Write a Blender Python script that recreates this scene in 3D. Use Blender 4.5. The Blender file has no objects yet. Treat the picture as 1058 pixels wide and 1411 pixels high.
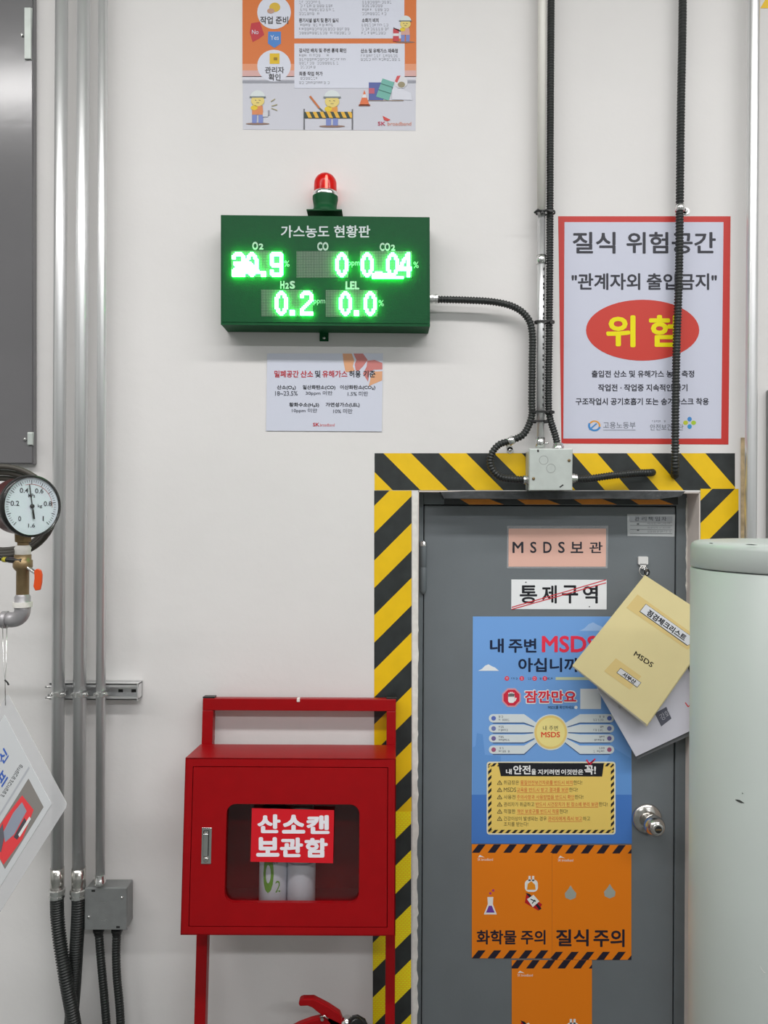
import bpy, math, random
from mathutils import Vector, Matrix
from mathutils.geometry import tessellate_polygon

random.seed(7)
SC = bpy.context.scene
COL = SC.collection

# ------------------------------------------------------------------ camera
F = 1019.0                       # focal length in pixels of the 1058 x 1411 frame
CX, CY = 529.0, 705.5
DW = 1.92                        # distance from the camera to the wall
CAM = Vector((0, -DW, 1.80))
ROLL = 0.005
RIGHT = Vector((math.cos(ROLL), 0, math.sin(ROLL)))
UP = Vector((-math.sin(ROLL), 0, math.cos(ROLL)))
FWD = Vector((0, 1, 0))
cd = bpy.data.cameras.new('camera')
cam = bpy.data.objects.new('camera', cd)
COL.objects.link(cam)
cd.sensor_fit = 'VERTICAL'
cd.sensor_height = 36.0
cd.lens = 36.0 * F / 1411.0
cd.clip_start = 0.05
mw = Matrix.Identity(4)
for i in range(3):
    mw[i][0], mw[i][1], mw[i][2], mw[i][3] = RIGHT[i], UP[i], -FWD[i], CAM[i]
cam.matrix_world = mw
SC.camera = cam

# ------------------------------------------------------------------ light
SC.view_settings.view_transform = 'Standard'
SC.view_settings.look = 'None'
SC.view_settings.gamma = 1.0
SC.view_settings.use_curve_mapping = False
SC.view_settings.exposure = 0.0
world = bpy.data.worlds.new('room_air')
SC.world = world
world.use_nodes = True
world.node_tree.nodes['Background'].inputs[0].default_value = (0.95, 0.97, 1.0, 1)
world.node_tree.nodes['Background'].inputs[1].default_value = 0.08


def area(name, loc, sx, sy, power, col=(1, 0.97, 0.93), rot=(0, 0, 0)):
    d = bpy.data.lights.new(name, 'AREA')
    d.shape = 'RECTANGLE'
    d.size, d.size_y = sx, sy
    d.energy = power
    d.color = col
    o = bpy.data.objects.new(name, d)
    o.location = loc
    o.rotation_euler = rot
    COL.objects.link(o)
    return o


area('ceiling_strip_light', (-0.1, -1.95, 3.98), 6.6, 0.26, 128, (1, 0.98, 0.97))
area('ceiling_strip_light', (0.9, -4.3, 3.98), 5.2, 0.26, 112, (0.98, 0.985, 1.0))


# ------------------------------------------------------------------ materials
def lin(c):
    c /= 255.0
    return c / 12.92 if c <= 0.04045 else ((c + 0.055) / 1.055) ** 2.4


def rgb(r, g, b, e=1.0):
    return (min(1, lin(r) / e), min(1, lin(g) / e), min(1, lin(b) / e), 1)


def new_mat(name):
    m = bpy.data.materials.new(name)
    m.use_nodes = True
    return m, m.node_tree.nodes, m.node_tree.links, m.node_tree.nodes['Principled BSDF']


def mat(name, col, rough=0.5, metal=0.0, noise=0.0, nscale=20, bump=0.0, bscale=60, spec=0.5, coat=0.0, stretch=None):
    m, N, L, b = new_mat(name)
    b.inputs['Roughness'].default_value = rough
    b.inputs['Metallic'].default_value = metal
    b.inputs['Specular IOR Level'].default_value = spec
    b.inputs['Coat Weight'].default_value = coat
    b.inputs['Base Color'].default_value = col
    if noise or bump:
        tc = N.new('ShaderNodeTexCoord')
        src = tc.outputs['Object']
        if stretch:
            mp = N.new('ShaderNodeMapping')
            mp.inputs['Scale'].default_value = stretch
            L.new(src, mp.inputs['Vector'])
            src = mp.outputs['Vector']
    if noise:
        n = N.new('ShaderNodeTexNoise')
        n.inputs['Scale'].default_value = nscale
        n.inputs['Detail'].default_value = 5
        L.new(src, n.inputs['Vector'])
        r = N.new('ShaderNodeMapRange')
        r.inputs['From Min'].default_value = 0.3
        r.inputs['From Max'].default_value = 0.7
        r.inputs['To Min'].default_value = 1 - noise
        r.inputs['To Max'].default_value = 1 + noise
        L.new(n.outputs['Fac'], r.inputs['Value'])
        mx = N.new('ShaderNodeVectorMath')
        mx.operation = 'SCALE'
        mx.inputs[0].default_value = col[:3]
        L.new(r.outputs['Result'], mx.inputs['Scale'])
        L.new(mx.outputs['Vector'], b.inputs['Base Color'])
    if bump:
        n2 = N.new('ShaderNodeTexNoise')
        n2.inputs['Scale'].default_value = bscale
        n2.inputs['Detail'].default_value = 4
        L.new(src, n2.inputs['Vector'])
        bp = N.new('ShaderNodeBump')
        bp.inputs['Strength'].default_value = bump
        bp.inputs['Distance'].default_value = 0.004
        L.new(n2.outputs['Fac'], bp.inputs['Height'])
        L.new(bp.outputs['Normal'], b.inputs['Normal'])
    return m


_inks = {}


def ink(r, g, b, e=1.0, rough=0.42):
    k = (r, g, b, e, rough)
    if k not in _inks:
        _inks[k] = mat('ink_%02x%02x%02x' % (r, g, b), rgb(r, g, b, e), rough, spec=0.3)
    return _inks[k]


def emit(name, col, strength):
    m, N, L, b = new_mat(name)
    b.inputs['Base Color'].default_value = (0.02, 0.05, 0.02, 1)
    b.inputs['Emission Color'].default_value = (*col, 1)
    b.inputs['Emission Strength'].default_value = strength
    return m


def pouch(name, white, rough=0.25):
    """Milky laminating film: partly see-through, partly white."""
    m, N, L, b = new_mat(name)
    b.inputs['Base Color'].default_value = (0.82, 0.82, 0.84, 1)
    b.inputs['Roughness'].default_value = rough
    b.inputs['Alpha'].default_value = white
    return m


def clear(name, tint=(1, 1, 1), gloss=0.1, rough=0.05):
    m, N, L, b = new_mat(name)
    N.remove(b)
    t = N.new('ShaderNodeBsdfTransparent')
    t.inputs[0].default_value = (*tint, 1)
    g = N.new('ShaderNodeBsdfGlossy')
    g.inputs['Roughness'].default_value = rough
    x = N.new('ShaderNodeMixShader')
    x.inputs[0].default_value = gloss
    L.new(t.outputs[0], x.inputs[1])
    L.new(g.outputs[0], x.inputs[2])
    L.new(x.outputs[0], N['Material Output'].inputs[0])
    return m


WALL = mat('painted_wall', (0.785, 0.768, 0.757, 1), 0.6, noise=0.025, nscale=3, bump=0.2, bscale=28, spec=0.25)
CEIL = mat('ceiling_paint', (0.75, 0.75, 0.73, 1), 0.8)
FARWALL = mat('far_wall_paint', (0.55, 0.56, 0.55, 1), 0.7, noise=0.03, nscale=3)
CONCRETE = mat('floor_epoxy', (0.14, 0.15, 0.145, 1), 0.4, noise=0.1, nscale=4)
GALV = mat('galvanised_steel', (0.76, 0.765, 0.77, 1), 0.37, 0.74, noise=0.06, nscale=30, bump=0.05, bscale=150, stretch=(1, 1, 0.12))
ZINC = mat('zinc_plated', (0.78, 0.78, 0.77, 1), 0.25, 1.0, noise=0.06, nscale=60)
BOXGREY = mat('cast_box_grey', rgb(172, 178, 174, 0.75), 0.45, 0.25, noise=0.05, nscale=40)
BOXDARK = mat('cast_box_dull', rgb(120, 122, 122, 0.7), 0.45, 0.4, noise=0.06, nscale=50)
DARKSLOT = mat('dark_slot', (0.02, 0.02, 0.02, 1), 0.6)
BLACKFLEX = mat('black_flexible_plastic', (0.018, 0.021, 0.020, 1), 0.42, noise=0.2, nscale=30)
BLACKTIE = mat('black_nylon', (0.012, 0.012, 0.012, 1), 0.4)
DOORGREY = mat('door_grey_paint', rgb(108, 114, 118, 0.85), 0.42, noise=0.05, nscale=6, bump=0.05, bscale=120)
FRAMEGREY = mat('door_frame_grey', rgb(102, 109, 113, 0.85), 0.5, noise=0.08, nscale=15)
CAULK = mat('white_caulk', rgb(215, 212, 206, 0.85), 0.8, noise=0.08, nscale=60, bump=0.5, bscale=50)
REVEAL = mat('reveal_paint', rgb(212, 202, 195, 0.85), 0.75, noise=0.07, nscale=14, bump=0.2, bscale=30)
GREEN = mat('green_powder_coat', rgb(2, 78, 40, 1.0), 0.5, noise=0.05, nscale=60, bump=0.1, bscale=400, spec=0.22)
PANELGREY = mat('enclosure_grey_gloss', rgb(106, 105, 107, 0.9), 0.17, noise=0.04, nscale=5, bump=0.05, bscale=25, spec=0.75)
RED = mat('red_powder_coat', rgb(140, 2, 9, 0.80), 0.36, noise=0.05, nscale=30, bump=0.04, bscale=200, spec=0.28)
REDDARK = mat('red_inside', rgb(150, 20, 26, 0.7), 0.5)
CHROME = mat('chrome', (0.82, 0.81, 0.79, 1), 0.14, 1.0)
STEEL = mat('satin_steel', (0.62, 0.6, 0.57, 1), 0.22, 1.0)
YEL = mat('tape_yellow', rgb(222, 181, 8, 0.82), 0.4, noise=0.05, nscale=20)
BLK = mat('tape_black', rgb(43, 47, 47, 0.9), 0.38, noise=0.25, nscale=25, bump=0.15, bscale=40)
WHITEP = mat('white_plastic', (0.8, 0.8, 0.79, 1), 0.3)
PALE = mat('pale_green_enamel', rgb(174, 180, 177, 0.86), 0.38, noise=0.025, nscale=5, bump=0.03, bscale=60)
BRASS = mat('tarnished_brass', rgb(118, 100, 72, 0.7), 0.4, 0.6, noise=0.2, nscale=40)
IRON = mat('malleable_iron', rgb(150, 148, 150, 0.75), 0.42, 0.5, noise=0.12, nscale=40)
ORANGEP = mat('orange_lever_plastic', rgb(208, 74, 26, 0.85), 0.35)
GLASS = clear('clear_acrylic', (0.88, 0.86, 0.86), 0.045, 0.02)
BLKGLOSS = mat('black_gloss_metal', (0.014, 0.014, 0.014, 1), 0.25)
MAROON = mat('gauge_case_red_brown', rgb(74, 24, 24, 0.8), 0.28)
RUBBER = mat('cable_rubber', rgb(62, 58, 52, 0.8), 0.5)

# yellow tape with a raised reflective weave
m, N, L, b = new_mat('tape_yellow_ribbed')
tc = N.new('ShaderNodeTexCoord')
mp = N.new('ShaderNodeMapping')
mp.inputs['Rotation'].default_value = (math.radians(-90), 0, math.radians(0))
br = N.new('ShaderNodeTexBrick')
br.inputs['Color1'].default_value = rgb(244, 206, 26, 0.66)
br.inputs['Color2'].default_value = rgb(240, 200, 18, 0.66)
br.inputs['Mortar'].default_value = rgb(222, 176, 6, 0.66)
br.inputs['Scale'].default_value = 100
br.inputs['Mortar Size'].default_value = 0.1
br.inputs['Brick Width'].default_value = 0.95
br.inputs['Row Height'].default_value = 0.5
L.new(tc.outputs['Object'], mp.inputs['Vector'])
L.new(mp.outputs['Vector'], br.inputs['Vector'])
L.new(br.outputs['Color'], b.inputs['Base Color'])
b.inputs['Roughness'].default_value = 0.35
YELRIB = m
# unlit dot matrix
m, N, L, b = new_mat('dot_matrix')
tc = N.new('ShaderNodeTexCoord')
vm = N.new('ShaderNodeVectorMath')
vm.operation = 'SCALE'
vm.inputs['Scale'].default_value = 1 / 0.00395
fr = N.new('ShaderNodeVectorMath')
fr.operation = 'FRACTION'
su = N.new('ShaderNodeVectorMath')
su.operation = 'SUBTRACT'
su.inputs[1].default_value = (0.5, 0.5, 0.5)
mu = N.new('ShaderNodeVectorMath')
mu.operation = 'MULTIPLY'
mu.inputs[1].default_value = (1, 0, 1)
ln = N.new('ShaderNodeVectorMath')
ln.operation = 'LENGTH'
lt = N.new('ShaderNodeMath')
lt.operation = 'LESS_THAN'
lt.inputs[1].default_value = 0.36
mx = N.new('ShaderNodeMix')
mx.data_type = 'RGBA'
mx.inputs[6].default_value = (0.012, 0.06, 0.028, 1)
mx.inputs[7].default_value = (0.16, 0.24, 0.16, 1)
L.new(tc.outputs['Object'], vm.inputs[0])
L.new(vm.outputs[0], fr.inputs[0])
L.new(fr.outputs[0], su.inputs[0])
L.new(su.outputs[0], mu.inputs[0])
L.new(mu.outputs[0], ln.inputs[0])
L.new(ln.outputs['Value'], lt.inputs[0])
L.new(lt.outputs[0], mx.inputs[0])
L.new(mx.outputs[2], b.inputs['Base Color'])
b.inputs['Roughness'].default_value = 0.4
DOTS = m
LED = emit('green_led_light', (0.05, 1.0, 0.13), 36.0)
# red beacon lens
m, N, L, b = new_mat('red_lens')
b.inputs['Base Color'].default_value = (0.72, 0.012, 0.008, 1)
b.inputs['Transmission Weight'].default_value = 0.75
b.inputs['Roughness'].default_value = 0.12
b.inputs['IOR'].default_value = 1.3
LENS = m
LAMP = emit('beacon_lamp_light', (1.0, 0.75, 0.7), 7.0)


# ------------------------------------------------------------------ geometry
class Plane:
    """A plane in the room; p() is the point of it that the camera sees at a pixel of the frame."""
    def __init__(s, o, n):
        s.o, s.n = Vector(o), Vector(n).normalized()

    def p(s, px, py, off=0.0):
        d = FWD * F + RIGHT * (px - CX) - UP * (py - CY)
        t = (s.o + s.n * off - CAM).dot(s.n) / d.dot(s.n)
        return CAM + d * t


def at(px, py, depth):
    """Point at a given distance in front of the camera."""
    return CAM + (FWD * F + RIGHT * (px - CX) - UP * (py - CY)) * (depth / F)


PW = Plane((0, 0, 0), (0, -1, 0))            # the wall
PD = Plane((0, 0.08, 0), (0, -1, 0))         # the door leaf

_txt = {}


def glyphs(s, bold, res=3):
    k = (s, bold)
    if k not in _txt:
        cu = bpy.data.curves.new('lettering', 'FONT')
        cu.body = s
        cu.offset = bold
        cu.resolution_u = res
        cu.fill_mode = 'FRONT'
        o = bpy.data.objects.new('lettering', cu)
        COL.objects.link(o)
        dg = bpy.context.evaluated_depsgraph_get()
        me = o.evaluated_get(dg).to_mesh()
        vs = [v.co.copy() for v in me.vertices]
        fs = [tuple(p.vertices) for p in me.polygons]
        o.evaluated_get(dg).to_mesh_clear()
        bpy.data.objects.remove(o)
        bpy.data.curves.remove(cu)
        x0 = min(v.x for v in vs); x1 = max(v.x for v in vs)
        y0 = min(v.y for v in vs); y1 = max(v.y for v in vs)
        _txt[k] = ([((v.x - x0) / (x1 - x0), (y1 - v.y) / (y1 - y0)) for v in vs], fs, x1 - x0, y1 - y0)
    return _txt[k]


def strokes(s, bold):
    """Lettering as layers of (points in the unit box, faces); heavy weights are laid over one another, a little shifted."""
    if bold <= 0.011:
        return [glyphs(s, bold)[:2]]
    vs, fs, W, H = glyphs(s, 0.0)
    out = []
    bx, by = bold / (W + 2 * bold), bold / (H + 2 * bold)
    for k in range(9):
        a = 2 * math.pi * k / 8
        dx, dy = (0, 0) if k == 8 else (math.cos(a), math.sin(a))
        out.append(([(bx * (1 + dx) + x * (1 - 2 * bx), by * (1 + dy) + y * (1 - 2 * by)) for x, y in vs], fs))
    return out


class MB:
    def __init__(s):
        s.v, s.f, s.mi, s.mats, s.sm = [], [], [], [], []

    def mid(s, m):
        if m not in s.mats:
            s.mats.append(m)
        return s.mats.index(m)

    def add(s, vs, fs, m, smooth=False):
        b = len(s.v)
        s.v += [Vector(v) for v in vs]
        k = s.mid(m)
        for f in fs:
            s.f.append(tuple(i + b for i in f)); s.mi.append(k); s.sm.append(smooth)

    # --- flat shapes on a plane, in frame pixels
    def poly(s, P, pts, m, off):
        vs = [P.p(x, y, off) for x, y in pts]
        fs = tessellate_polygon([[Vector((x, -y, 0)) for x, y in pts]])
        out = []
        for a, b_, c in fs:
            n = (vs[b_] - vs[a]).cross(vs[c] - vs[a])
            out.append((a, b_, c) if n.dot(P.n) > 0 else (a, c, b_))
        s.add(vs, out, m)

    def rect(s, P, x0, y0, x1, y1, m, off):
        s.poly(P, [(x0, y0), (x1, y0), (x1, y1), (x0, y1)], m, off)

    def ell(s, P, cx, cy, rx, ry, m, off, n=28, a0=0, a1=360):
        full = abs(a1 - a0) >= 360
        k = n if full else n + 1
        s.poly(P, [(cx + rx * math.cos(math.radians(a0 + (a1 - a0) * i / n)),
                    cy + ry * math.sin(math.radians(a0 + (a1 - a0) * i / n))) for i in range(k)], m, off)

    def line(s, P, pts, w, m, off):
        for (ax, ay), (bx, by) in zip(pts, pts[1:]):
            l = math.hypot(bx - ax, by - ay) or 1
            nx, ny = -(by - ay) / l * w / 2, (bx - ax) / l * w / 2
            s.poly(P, [(ax + nx, ay + ny), (bx + nx, by + ny), (bx - nx, by - ny), (ax - nx, ay - ny)], m, off)

    def text(s, P, t, x0, y0, x1, y1, m, off, bold=0.0, u=None, v=None):
        """Lettering filling the box; with u and v (pixel vectors) it runs along them from x0, y0."""
        if u is None:
            u, v = (x1 - x0, 0), (0, y1 - y0)
        for k, (vs, fs) in enumerate(strokes(t, bold)):
            pts = [P.p(x0 + a * u[0] + b * v[0], y0 + a * u[1] + b * v[1], off + k * 0.00002) for a, b in vs]
            s.add(pts, fs, m)

    def scrib(s, P, x0, x1, y, h, m, off, u=(1, 0)):
        """A line of print too small to read."""
        rnd = random.Random(int(x0 * 7 + y * 13))
        vx, vy = -u[1], u[0]

        def R(a, b_, c, d):
            s.poly(P, [(x0 + p * u[0] + q * vx, y + p * u[1] + q * vy) for p, q in ((a, b_), (c, b_), (c, d), (a, d))], m, off)
        x, L_ = 0, x1 - x0
        while x < L_ - h * 0.5:
            w = h * 0.85
            if rnd.random() < 0.2:
                x += h * 0.45
                continue
            R(x, -h / 2, x + w * 0.6, -h / 2 + h * 0.16)
            if rnd.random() < .6:
                R(x + w * .05, -h * .1, x + w * .6, h * .08)
            if rnd.random() < .7:
                R(x + w * 0.75, -h / 2, x + w * 0.92, h * .3)
            if rnd.random() < .7:
                R(x + w * .15, h * .28, x + w * .8, h / 2)
            else:
                R(x + w * .1, -h * .3, x + w * .28, h * .3)
            x += h

    # --- solids
    def slab(s, P, pts, m, off0, off1, side=None):
        """A sheet or plate with that outline, from off0 to off1 above the plane."""
        n = len(pts)
        if sum(pts[i][0] * pts[(i + 1) % n][1] - pts[(i + 1) % n][0] * pts[i][1] for i in range(n)) > 0:
            pts = pts[::-1]
        a = [P.p(x, y, off1) for x, y in pts]
        b = [v - P.n * (off1 - off0) for v in a]
        s.poly(P, pts, m, off1)
        tri = [tuple(t) for t in tessellate_polygon([[Vector((x, -y, 0)) for x, y in pts]])]
        s.add(b, tri, side or m)
        s.add(a + b, [(i, i + n, (i + 1) % n + n, (i + 1) % n) for i in range(n)], side or m)

    def prism(s, pts, d, m, smooth=False):
        """3D outline pushed along d."""
        n = len(pts)
        pts = [Vector(p) for p in pts]
        d = Vector(d)
        nw = Vector((0, 0, 0))
        for i in range(n):
            nw += (pts[i] - pts[0]).cross(pts[(i + 1) % n] - pts[0])
        if nw.dot(d) > 0:
            pts = pts[::-1]
        tri = []
        for a, b, c in tessellate_polygon([pts]):
            tri.append((a, b, c) if (pts[b] - pts[a]).cross(pts[c] - pts[a]).dot(d) < 0 else (a, c, b))
        s.add(pts, tri, m)
        s.add([p + d for p in pts], [t[::-1] for t in tri], m)
        s.add(pts + [p + d for p in pts], [((i + 1) % n, i, i + n, (i + 1) % n + n) for i in range(n)], m, smooth)

    def box(s, lo, hi, m):
        x0, y0, z0 = lo; x1, y1, z1 = hi
        s.add([(x0, y0, z0), (x1, y0, z0), (x1, y1, z0), (x0, y1, z0), (x0, y0, z1), (x1, y0, z1), (x1, y1, z1), (x0, y1, z1)],
              [(0, 3, 2, 1), (4, 5, 6, 7), (0, 1, 5, 4), (1, 2, 6, 5), (2, 3, 7, 6), (3, 0, 4, 7)], m)

    def lathe(s, o, ax, prof, m, n=32, smooth=True, ref=None):
        """prof: (radius, height along the axis)."""
        o, ax = Vector(o), Vector(ax).normalized()
        r = Vector(ref) if ref else (Vector((1, 0, 0)) if abs(ax.x) < 0.9 else Vector((0, 0, 1)))
        u = (r - ax * r.dot(ax)).normalized()
        w = ax.cross(u)
        vs, fs = [], []
        for (rad, h) in prof:
            for i in range(n):
                a = 2 * math.pi * i / n
                vs.append(o + ax * h + (u * math.cos(a) + w * math.sin(a)) * rad)
        for k in range(len(prof) - 1):
            for i in range(n):
                j = (i + 1) % n
                fs.append((k * n + i, k * n + j, (k + 1) * n + j, (k + 1) * n + i))
        s.add(vs, fs, m, smooth)
        s.add(vs[:n], [tuple(range(n))[::-1]], m)
        s.add(vs[-n:], [tuple(range(n))], m)

    def tube(s, path, rad, m, n=12, smooth=True):
        """rad: number or a list, one radius per point."""
        path = [Vector(p) for p in path]
        rads = rad if isinstance(rad, (list, tuple)) else [rad] * len(path)
        t0 = (path[1] - path[0]).normalized()
        u = t0.orthogonal().normalized()
        vs, fs = [], []
        K = len(path)
        for k in range(K):
            t = (path[min(k + 1, K - 1)] - path[max(k - 1, 0)]).normalized()
            u = (u - t * u.dot(t)).normalized()
            w = t.cross(u)
            for i in range(n):
                a = 2 * math.pi * i / n
                vs.append(path[k] + (u * math.cos(a) + w * math.sin(a)) * rads[k])
        for k in range(K - 1):
            for i in range(n):
                j = (i + 1) % n
                fs.append((k * n + i, k * n + j, (k + 1) * n + j, (k + 1) * n + i))
        fs2 = [tuple(range(n))[::-1], tuple(range((K - 1) * n, K * n))]
        s.add(vs, fs + fs2, m, smooth)

    def build(s, name, parent=None, bevel=0, loc=None, seg=2):
        me = bpy.data.meshes.new(name)
        o = bpy.data.objects.new(name, me)
        COL.objects.link(o)
        org = Vector((0, 0, 0))
        if loc is not None:
            org = Vector(loc)
        elif parent is None and s.v:
            xs = [v.x for v in s.v]; ys = [v.y for v in s.v]; zs = [v.z for v in s.v]
            org = Vector(((min(xs) + max(xs)) / 2, max(ys), min(zs)))
        base = org if parent is None else parent.matrix_world.translation.copy()
        if parent is not None and not hasattr(s, 'local'):
            off = parent.location if parent.parent is None else parent.parent.location + parent.location
            base = Vector(off)
        if hasattr(s, 'local'):
            base = Vector((0, 0, 0))
        me.from_pydata([v - base for v in s.v], [], s.f)
        for m_ in s.mats:
            me.materials.append(m_)
        for i, p in enumerate(me.polygons):
            p.material_index = s.mi[i]
            p.use_smooth = s.sm[i]
        me.update()
        if parent is not None:
            o.parent = parent
        elif not hasattr(s, 'local'):
            o.location = org
        if bevel:
            import bmesh
            bm = bmesh.new(); bm.from_mesh(me)
            bmesh.ops.remove_doubles(bm, verts=bm.verts, dist=1e-6)
            bm.to_mesh(me); bm.free()
            mod = o.modifiers.new('edge', 'BEVEL')
            mod.width = bevel
            mod.segments = seg
            mod.limit_method = 'ANGLE'
            mod.angle_limit = math.radians(40)
        return o


def tag(o, label, cat, group=None, kind=None):
    if label: o['label'] = label
    if cat: o['category'] = cat
    if group: o['group'] = group
    if kind: o['kind'] = kind
    return o


def thing(name, loc, label, cat, group=None):
    o = bpy.data.objects.new(name, None)
    o.empty_display_size = 0.05
    o.location = loc
    COL.objects.link(o)
    return tag(o, label, cat, group)


def struct(o):
    o['kind'] = 'structure'
    return o


def clip(poly, x0, y0, x1, y1):
    def cut(pts, inside, inter):
        out = []
        for i, p in enumerate(pts):
            q = pts[i - 1]
            if inside(p):
                if not inside(q): out.append(inter(q, p))
                out.append(p)
            elif inside(q):
                out.append(inter(q, p))
        return out

    def ix(x): return lambda a, b: (x, a[1] + (b[1] - a[1]) * (x - a[0]) / (b[0] - a[0]))
    def iy(y): return lambda a, b: (a[0] + (b[0] - a[0]) * (y - a[1]) / (b[1] - a[1]), y)
    for f, g in ((lambda p: p[0] >= x0, ix(x0)), (lambda p: p[0] <= x1, ix(x1)), (lambda p: p[1] >= y0, iy(y0)), (lambda p: p[1] <= y1, iy(y1))):
        poly = cut(poly, f, g)
        if len(poly) < 3: return []
    return poly


def rrect(x0, y0, x1, y1, r, n=5):
    pts = []
    for cx, cy, a in ((x1 - r, y0 + r, -90), (x1 - r, y1 - r, 0), (x0 + r, y1 - r, 90), (x0 + r, y0 + r, 180)):
        for i in range(n + 1):
            t = math.radians(a + 90 * i / n)
            pts.append((cx + r * math.cos(t), cy + r * math.sin(t)))
    return pts


def smooth_path(pts, step):
    """Catmull-Rom through pts, resampled every step metres."""
    pts = [Vector(p) for p in pts]
    dense = []
    for i in range(len(pts) - 1):
        p0, p1, p2, p3 = pts[max(i - 1, 0)], pts[i], pts[i + 1], pts[min(i + 2, len(pts) - 1)]
        for k in range(16):
            t = k / 16
            dense.append(0.5 * ((2 * p1) + (p2 - p0) * t + (2 * p0 - 5 * p1 + 4 * p2 - p3) * t * t + (3 * p1 - p0 - 3 * p2 + p3) * t ** 3))
    dense.append(pts[-1])
    out, acc = [dense[0]], 0.0
    for a, b in zip(dense, dense[1:]):
        l = (b - a).length
        if l < 1e-9: continue
        d = step - acc
        while d <= l:
            out.append(a + (b - a) * (d / l)); d += step
        acc = (acc + l) % step
    return out


def corrugated(mb, pts, r, m, pitch=0.0074, n=14):
    p = smooth_path(pts, pitch / 4)
    rr = [r if (k % 4) in (0, 1) else r * 0.80 for k in range(len(p))]
    mb.tube(p, rr, m, n)


# ------------------------------------------------------------------ room shell
xl, zt = PW.p(576, 690).x, PW.p(760, 677).z
xr = PW.p(964.5, 690).x
w = MB()
w.box((-4, 0, 0), (xl, 0.22, 4.1), WALL)
w.box((xr, 0, 0), (4, 0.22, 4.1), WALL)
w.box((xl, 0, zt), (xr, 0.22, 4.1), WALL)
struct(w.build('wall_back', loc=(0, 0, 0)))
w = MB(); w.box((-4.1, -7, 0), (-4, 0.22, 4.1), FARWALL); struct(w.build('wall_left', loc=(0, 0, 0)))
w = MB(); w.box((4, -7, 0), (4.1, 0.22, 4.1), FARWALL); struct(w.build('wall_right', loc=(0, 0, 0)))
w = MB(); w.box((-4.1, -7.1, 0), (4.1, -7, 4.1), FARWALL); struct(w.build('wall_front', loc=(0, 0, 0)))
w = MB(); w.box((-4.1, -7.1, -0.1), (4.1, 0.35, 0), CONCRETE); struct(w.build('floor', loc=(0, 0, 0)))
w = MB(); w.box((-4.1, -7.1, 4.1), (4.1, 0.22, 4.2), CEIL); struct(w.build('ceiling', loc=(0, 0, 0)))

# plaster edge of the door opening
w = MB()
w.box((xr - 0.002, 0.001, 0), (xr + 0.0, 0.10, zt), REVEAL)
w.box((xl, 0.001, zt - 0.003), (xr, 0.10, zt), REVEAL)
w.box((xl - 0.0, 0.001, 0), (xl + 0.002, 0.10, zt), REVEAL)
struct(w.build('trim_1', loc=(0, 0, 0)))
# torn caulk line where frame meets plaster
w = MB()
for (px, amp, sgn) in ((570.5, 2.6, 1), (947.5, 2.0, -1)):
    z = 0.0
    rnd = random.Random(5)
    P_ = PD if sgn < 0 else PW
    pts = []
    y = 1700
    edge = 576.5 if sgn > 0 else 949
    while y > 682:
        pts.append(((575.5 if sgn > 0 else 946) + rnd.uniform(-1, 1) * (1.4 if sgn > 0 else 1.2), y))
        y -= rnd.uniform(5, 12)
    base = [(568 if sgn > 0 else 950, 682), (568 if sgn > 0 else 950, 1700)]
    off = (0.0006, 0.003) if sgn > 0 else (0.0, 0.004)
    w.slab(P_, base + pts, CAULK, *off)
struct(w.build('trim_2', loc=(0, 0, 0)))

# ------------------------------------------------------------------ door
door = bpy.data.objects.new('door_1', None)
COL.objects.link(door)
door.location = (PD.p(757, 700).x, 0.08, 0)
struct(door)
X = lambda px: PD.p(px, 900).x
Z = lambda py: PD.p(757, py).z
fz = Z(697)
w = MB()
w.box((xl - 0.02, 0.08, 0), (X(582.5), 0.16, Z(676)), FRAMEGREY)
w.box((X(931), 0.08, 0), (xr + 0.02, 0.16, Z(676)), FRAMEGREY)
w.box((X(582.5), 0.08, Z(696)), (X(931), 0.16, Z(676)), FRAMEGREY)
w.build('door_frame', door, bevel=0.002)
w = MB()
w.box((X(583.6), 0.0815, 0.01), (X(929.6), 0.125, Z(697.3)), DOORGREY)
w.build('door_leaf', door, bevel=0.0025)
w = MB()
w.box((X(582), 0.12, 0.0), (X(931), 0.13, Z(695)), DARKSLOT)
w.build('door_stop', door)
w = MB()
hx = X(582.5)
hp = Vector((hx, 0.076, 0))
w.lathe((hx, 0.074, Z(815)), (0, 0, 1), [(0.003, -0.008), (0.006, -0.004), (0.0085, 0), (0.0085, Z(782.5) - Z(815) - 0.001), (0.0078, Z(782.5) - Z(815)), (0.0078, Z(782) - Z(815)), (0.0085, Z(781.5) - Z(815)), (0.0085, Z(752) - Z(815)), (0.007, Z(750) - Z(815)), (0.004, Z(749) - Z(815))], FRAMEGREY, 16)
w.lathe((hx, 0.074, Z(753)), (0, 0, 1), [(0.009, 0), (0.009, Z(747.5) - Z(753)), (0.005, Z(746) - Z(753))], ZINC, 16)
w.build('hinge', door)
# knob
k = MB()
kc = PD.p(891, 1127.5)
ax = Vector((0.08, -1, 0.0)).normalized()
k.lathe(kc, (0, -1, 0), [(0.040, 0), (0.040, 0.003), (0.037, 0.007), (0.028, 0.011), (0.024, 0.013)], STEEL, 40)
k.lathe(kc + Vector((0, -0.012, 0)), ax, [(0.015, 0), (0.014, 0.010), (0.018, 0.016), (0.0255, 0.026), (0.027, 0.036), (0.0255, 0.046), (0.019, 0.056), (0.0165, 0.058)], STEEL, 40)
ko = k.build('door_knob', door)
k = MB()
k.lathe(kc + Vector((0, -0.012, 0)) + ax * 0.0575, ax, [(0.0155, 0), (0.0145, 0.003), (0.010, 0.003)], ZINC, 28)
k.lathe(kc + Vector((0, -0.012, 0)) + ax * 0.0602, ax, [(0.0095, 0), (0.0095, 0.0008)], DARKSLOT, 24)
q = kc + Vector((0, -0.012, 0)) + ax * 0.0612
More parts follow.
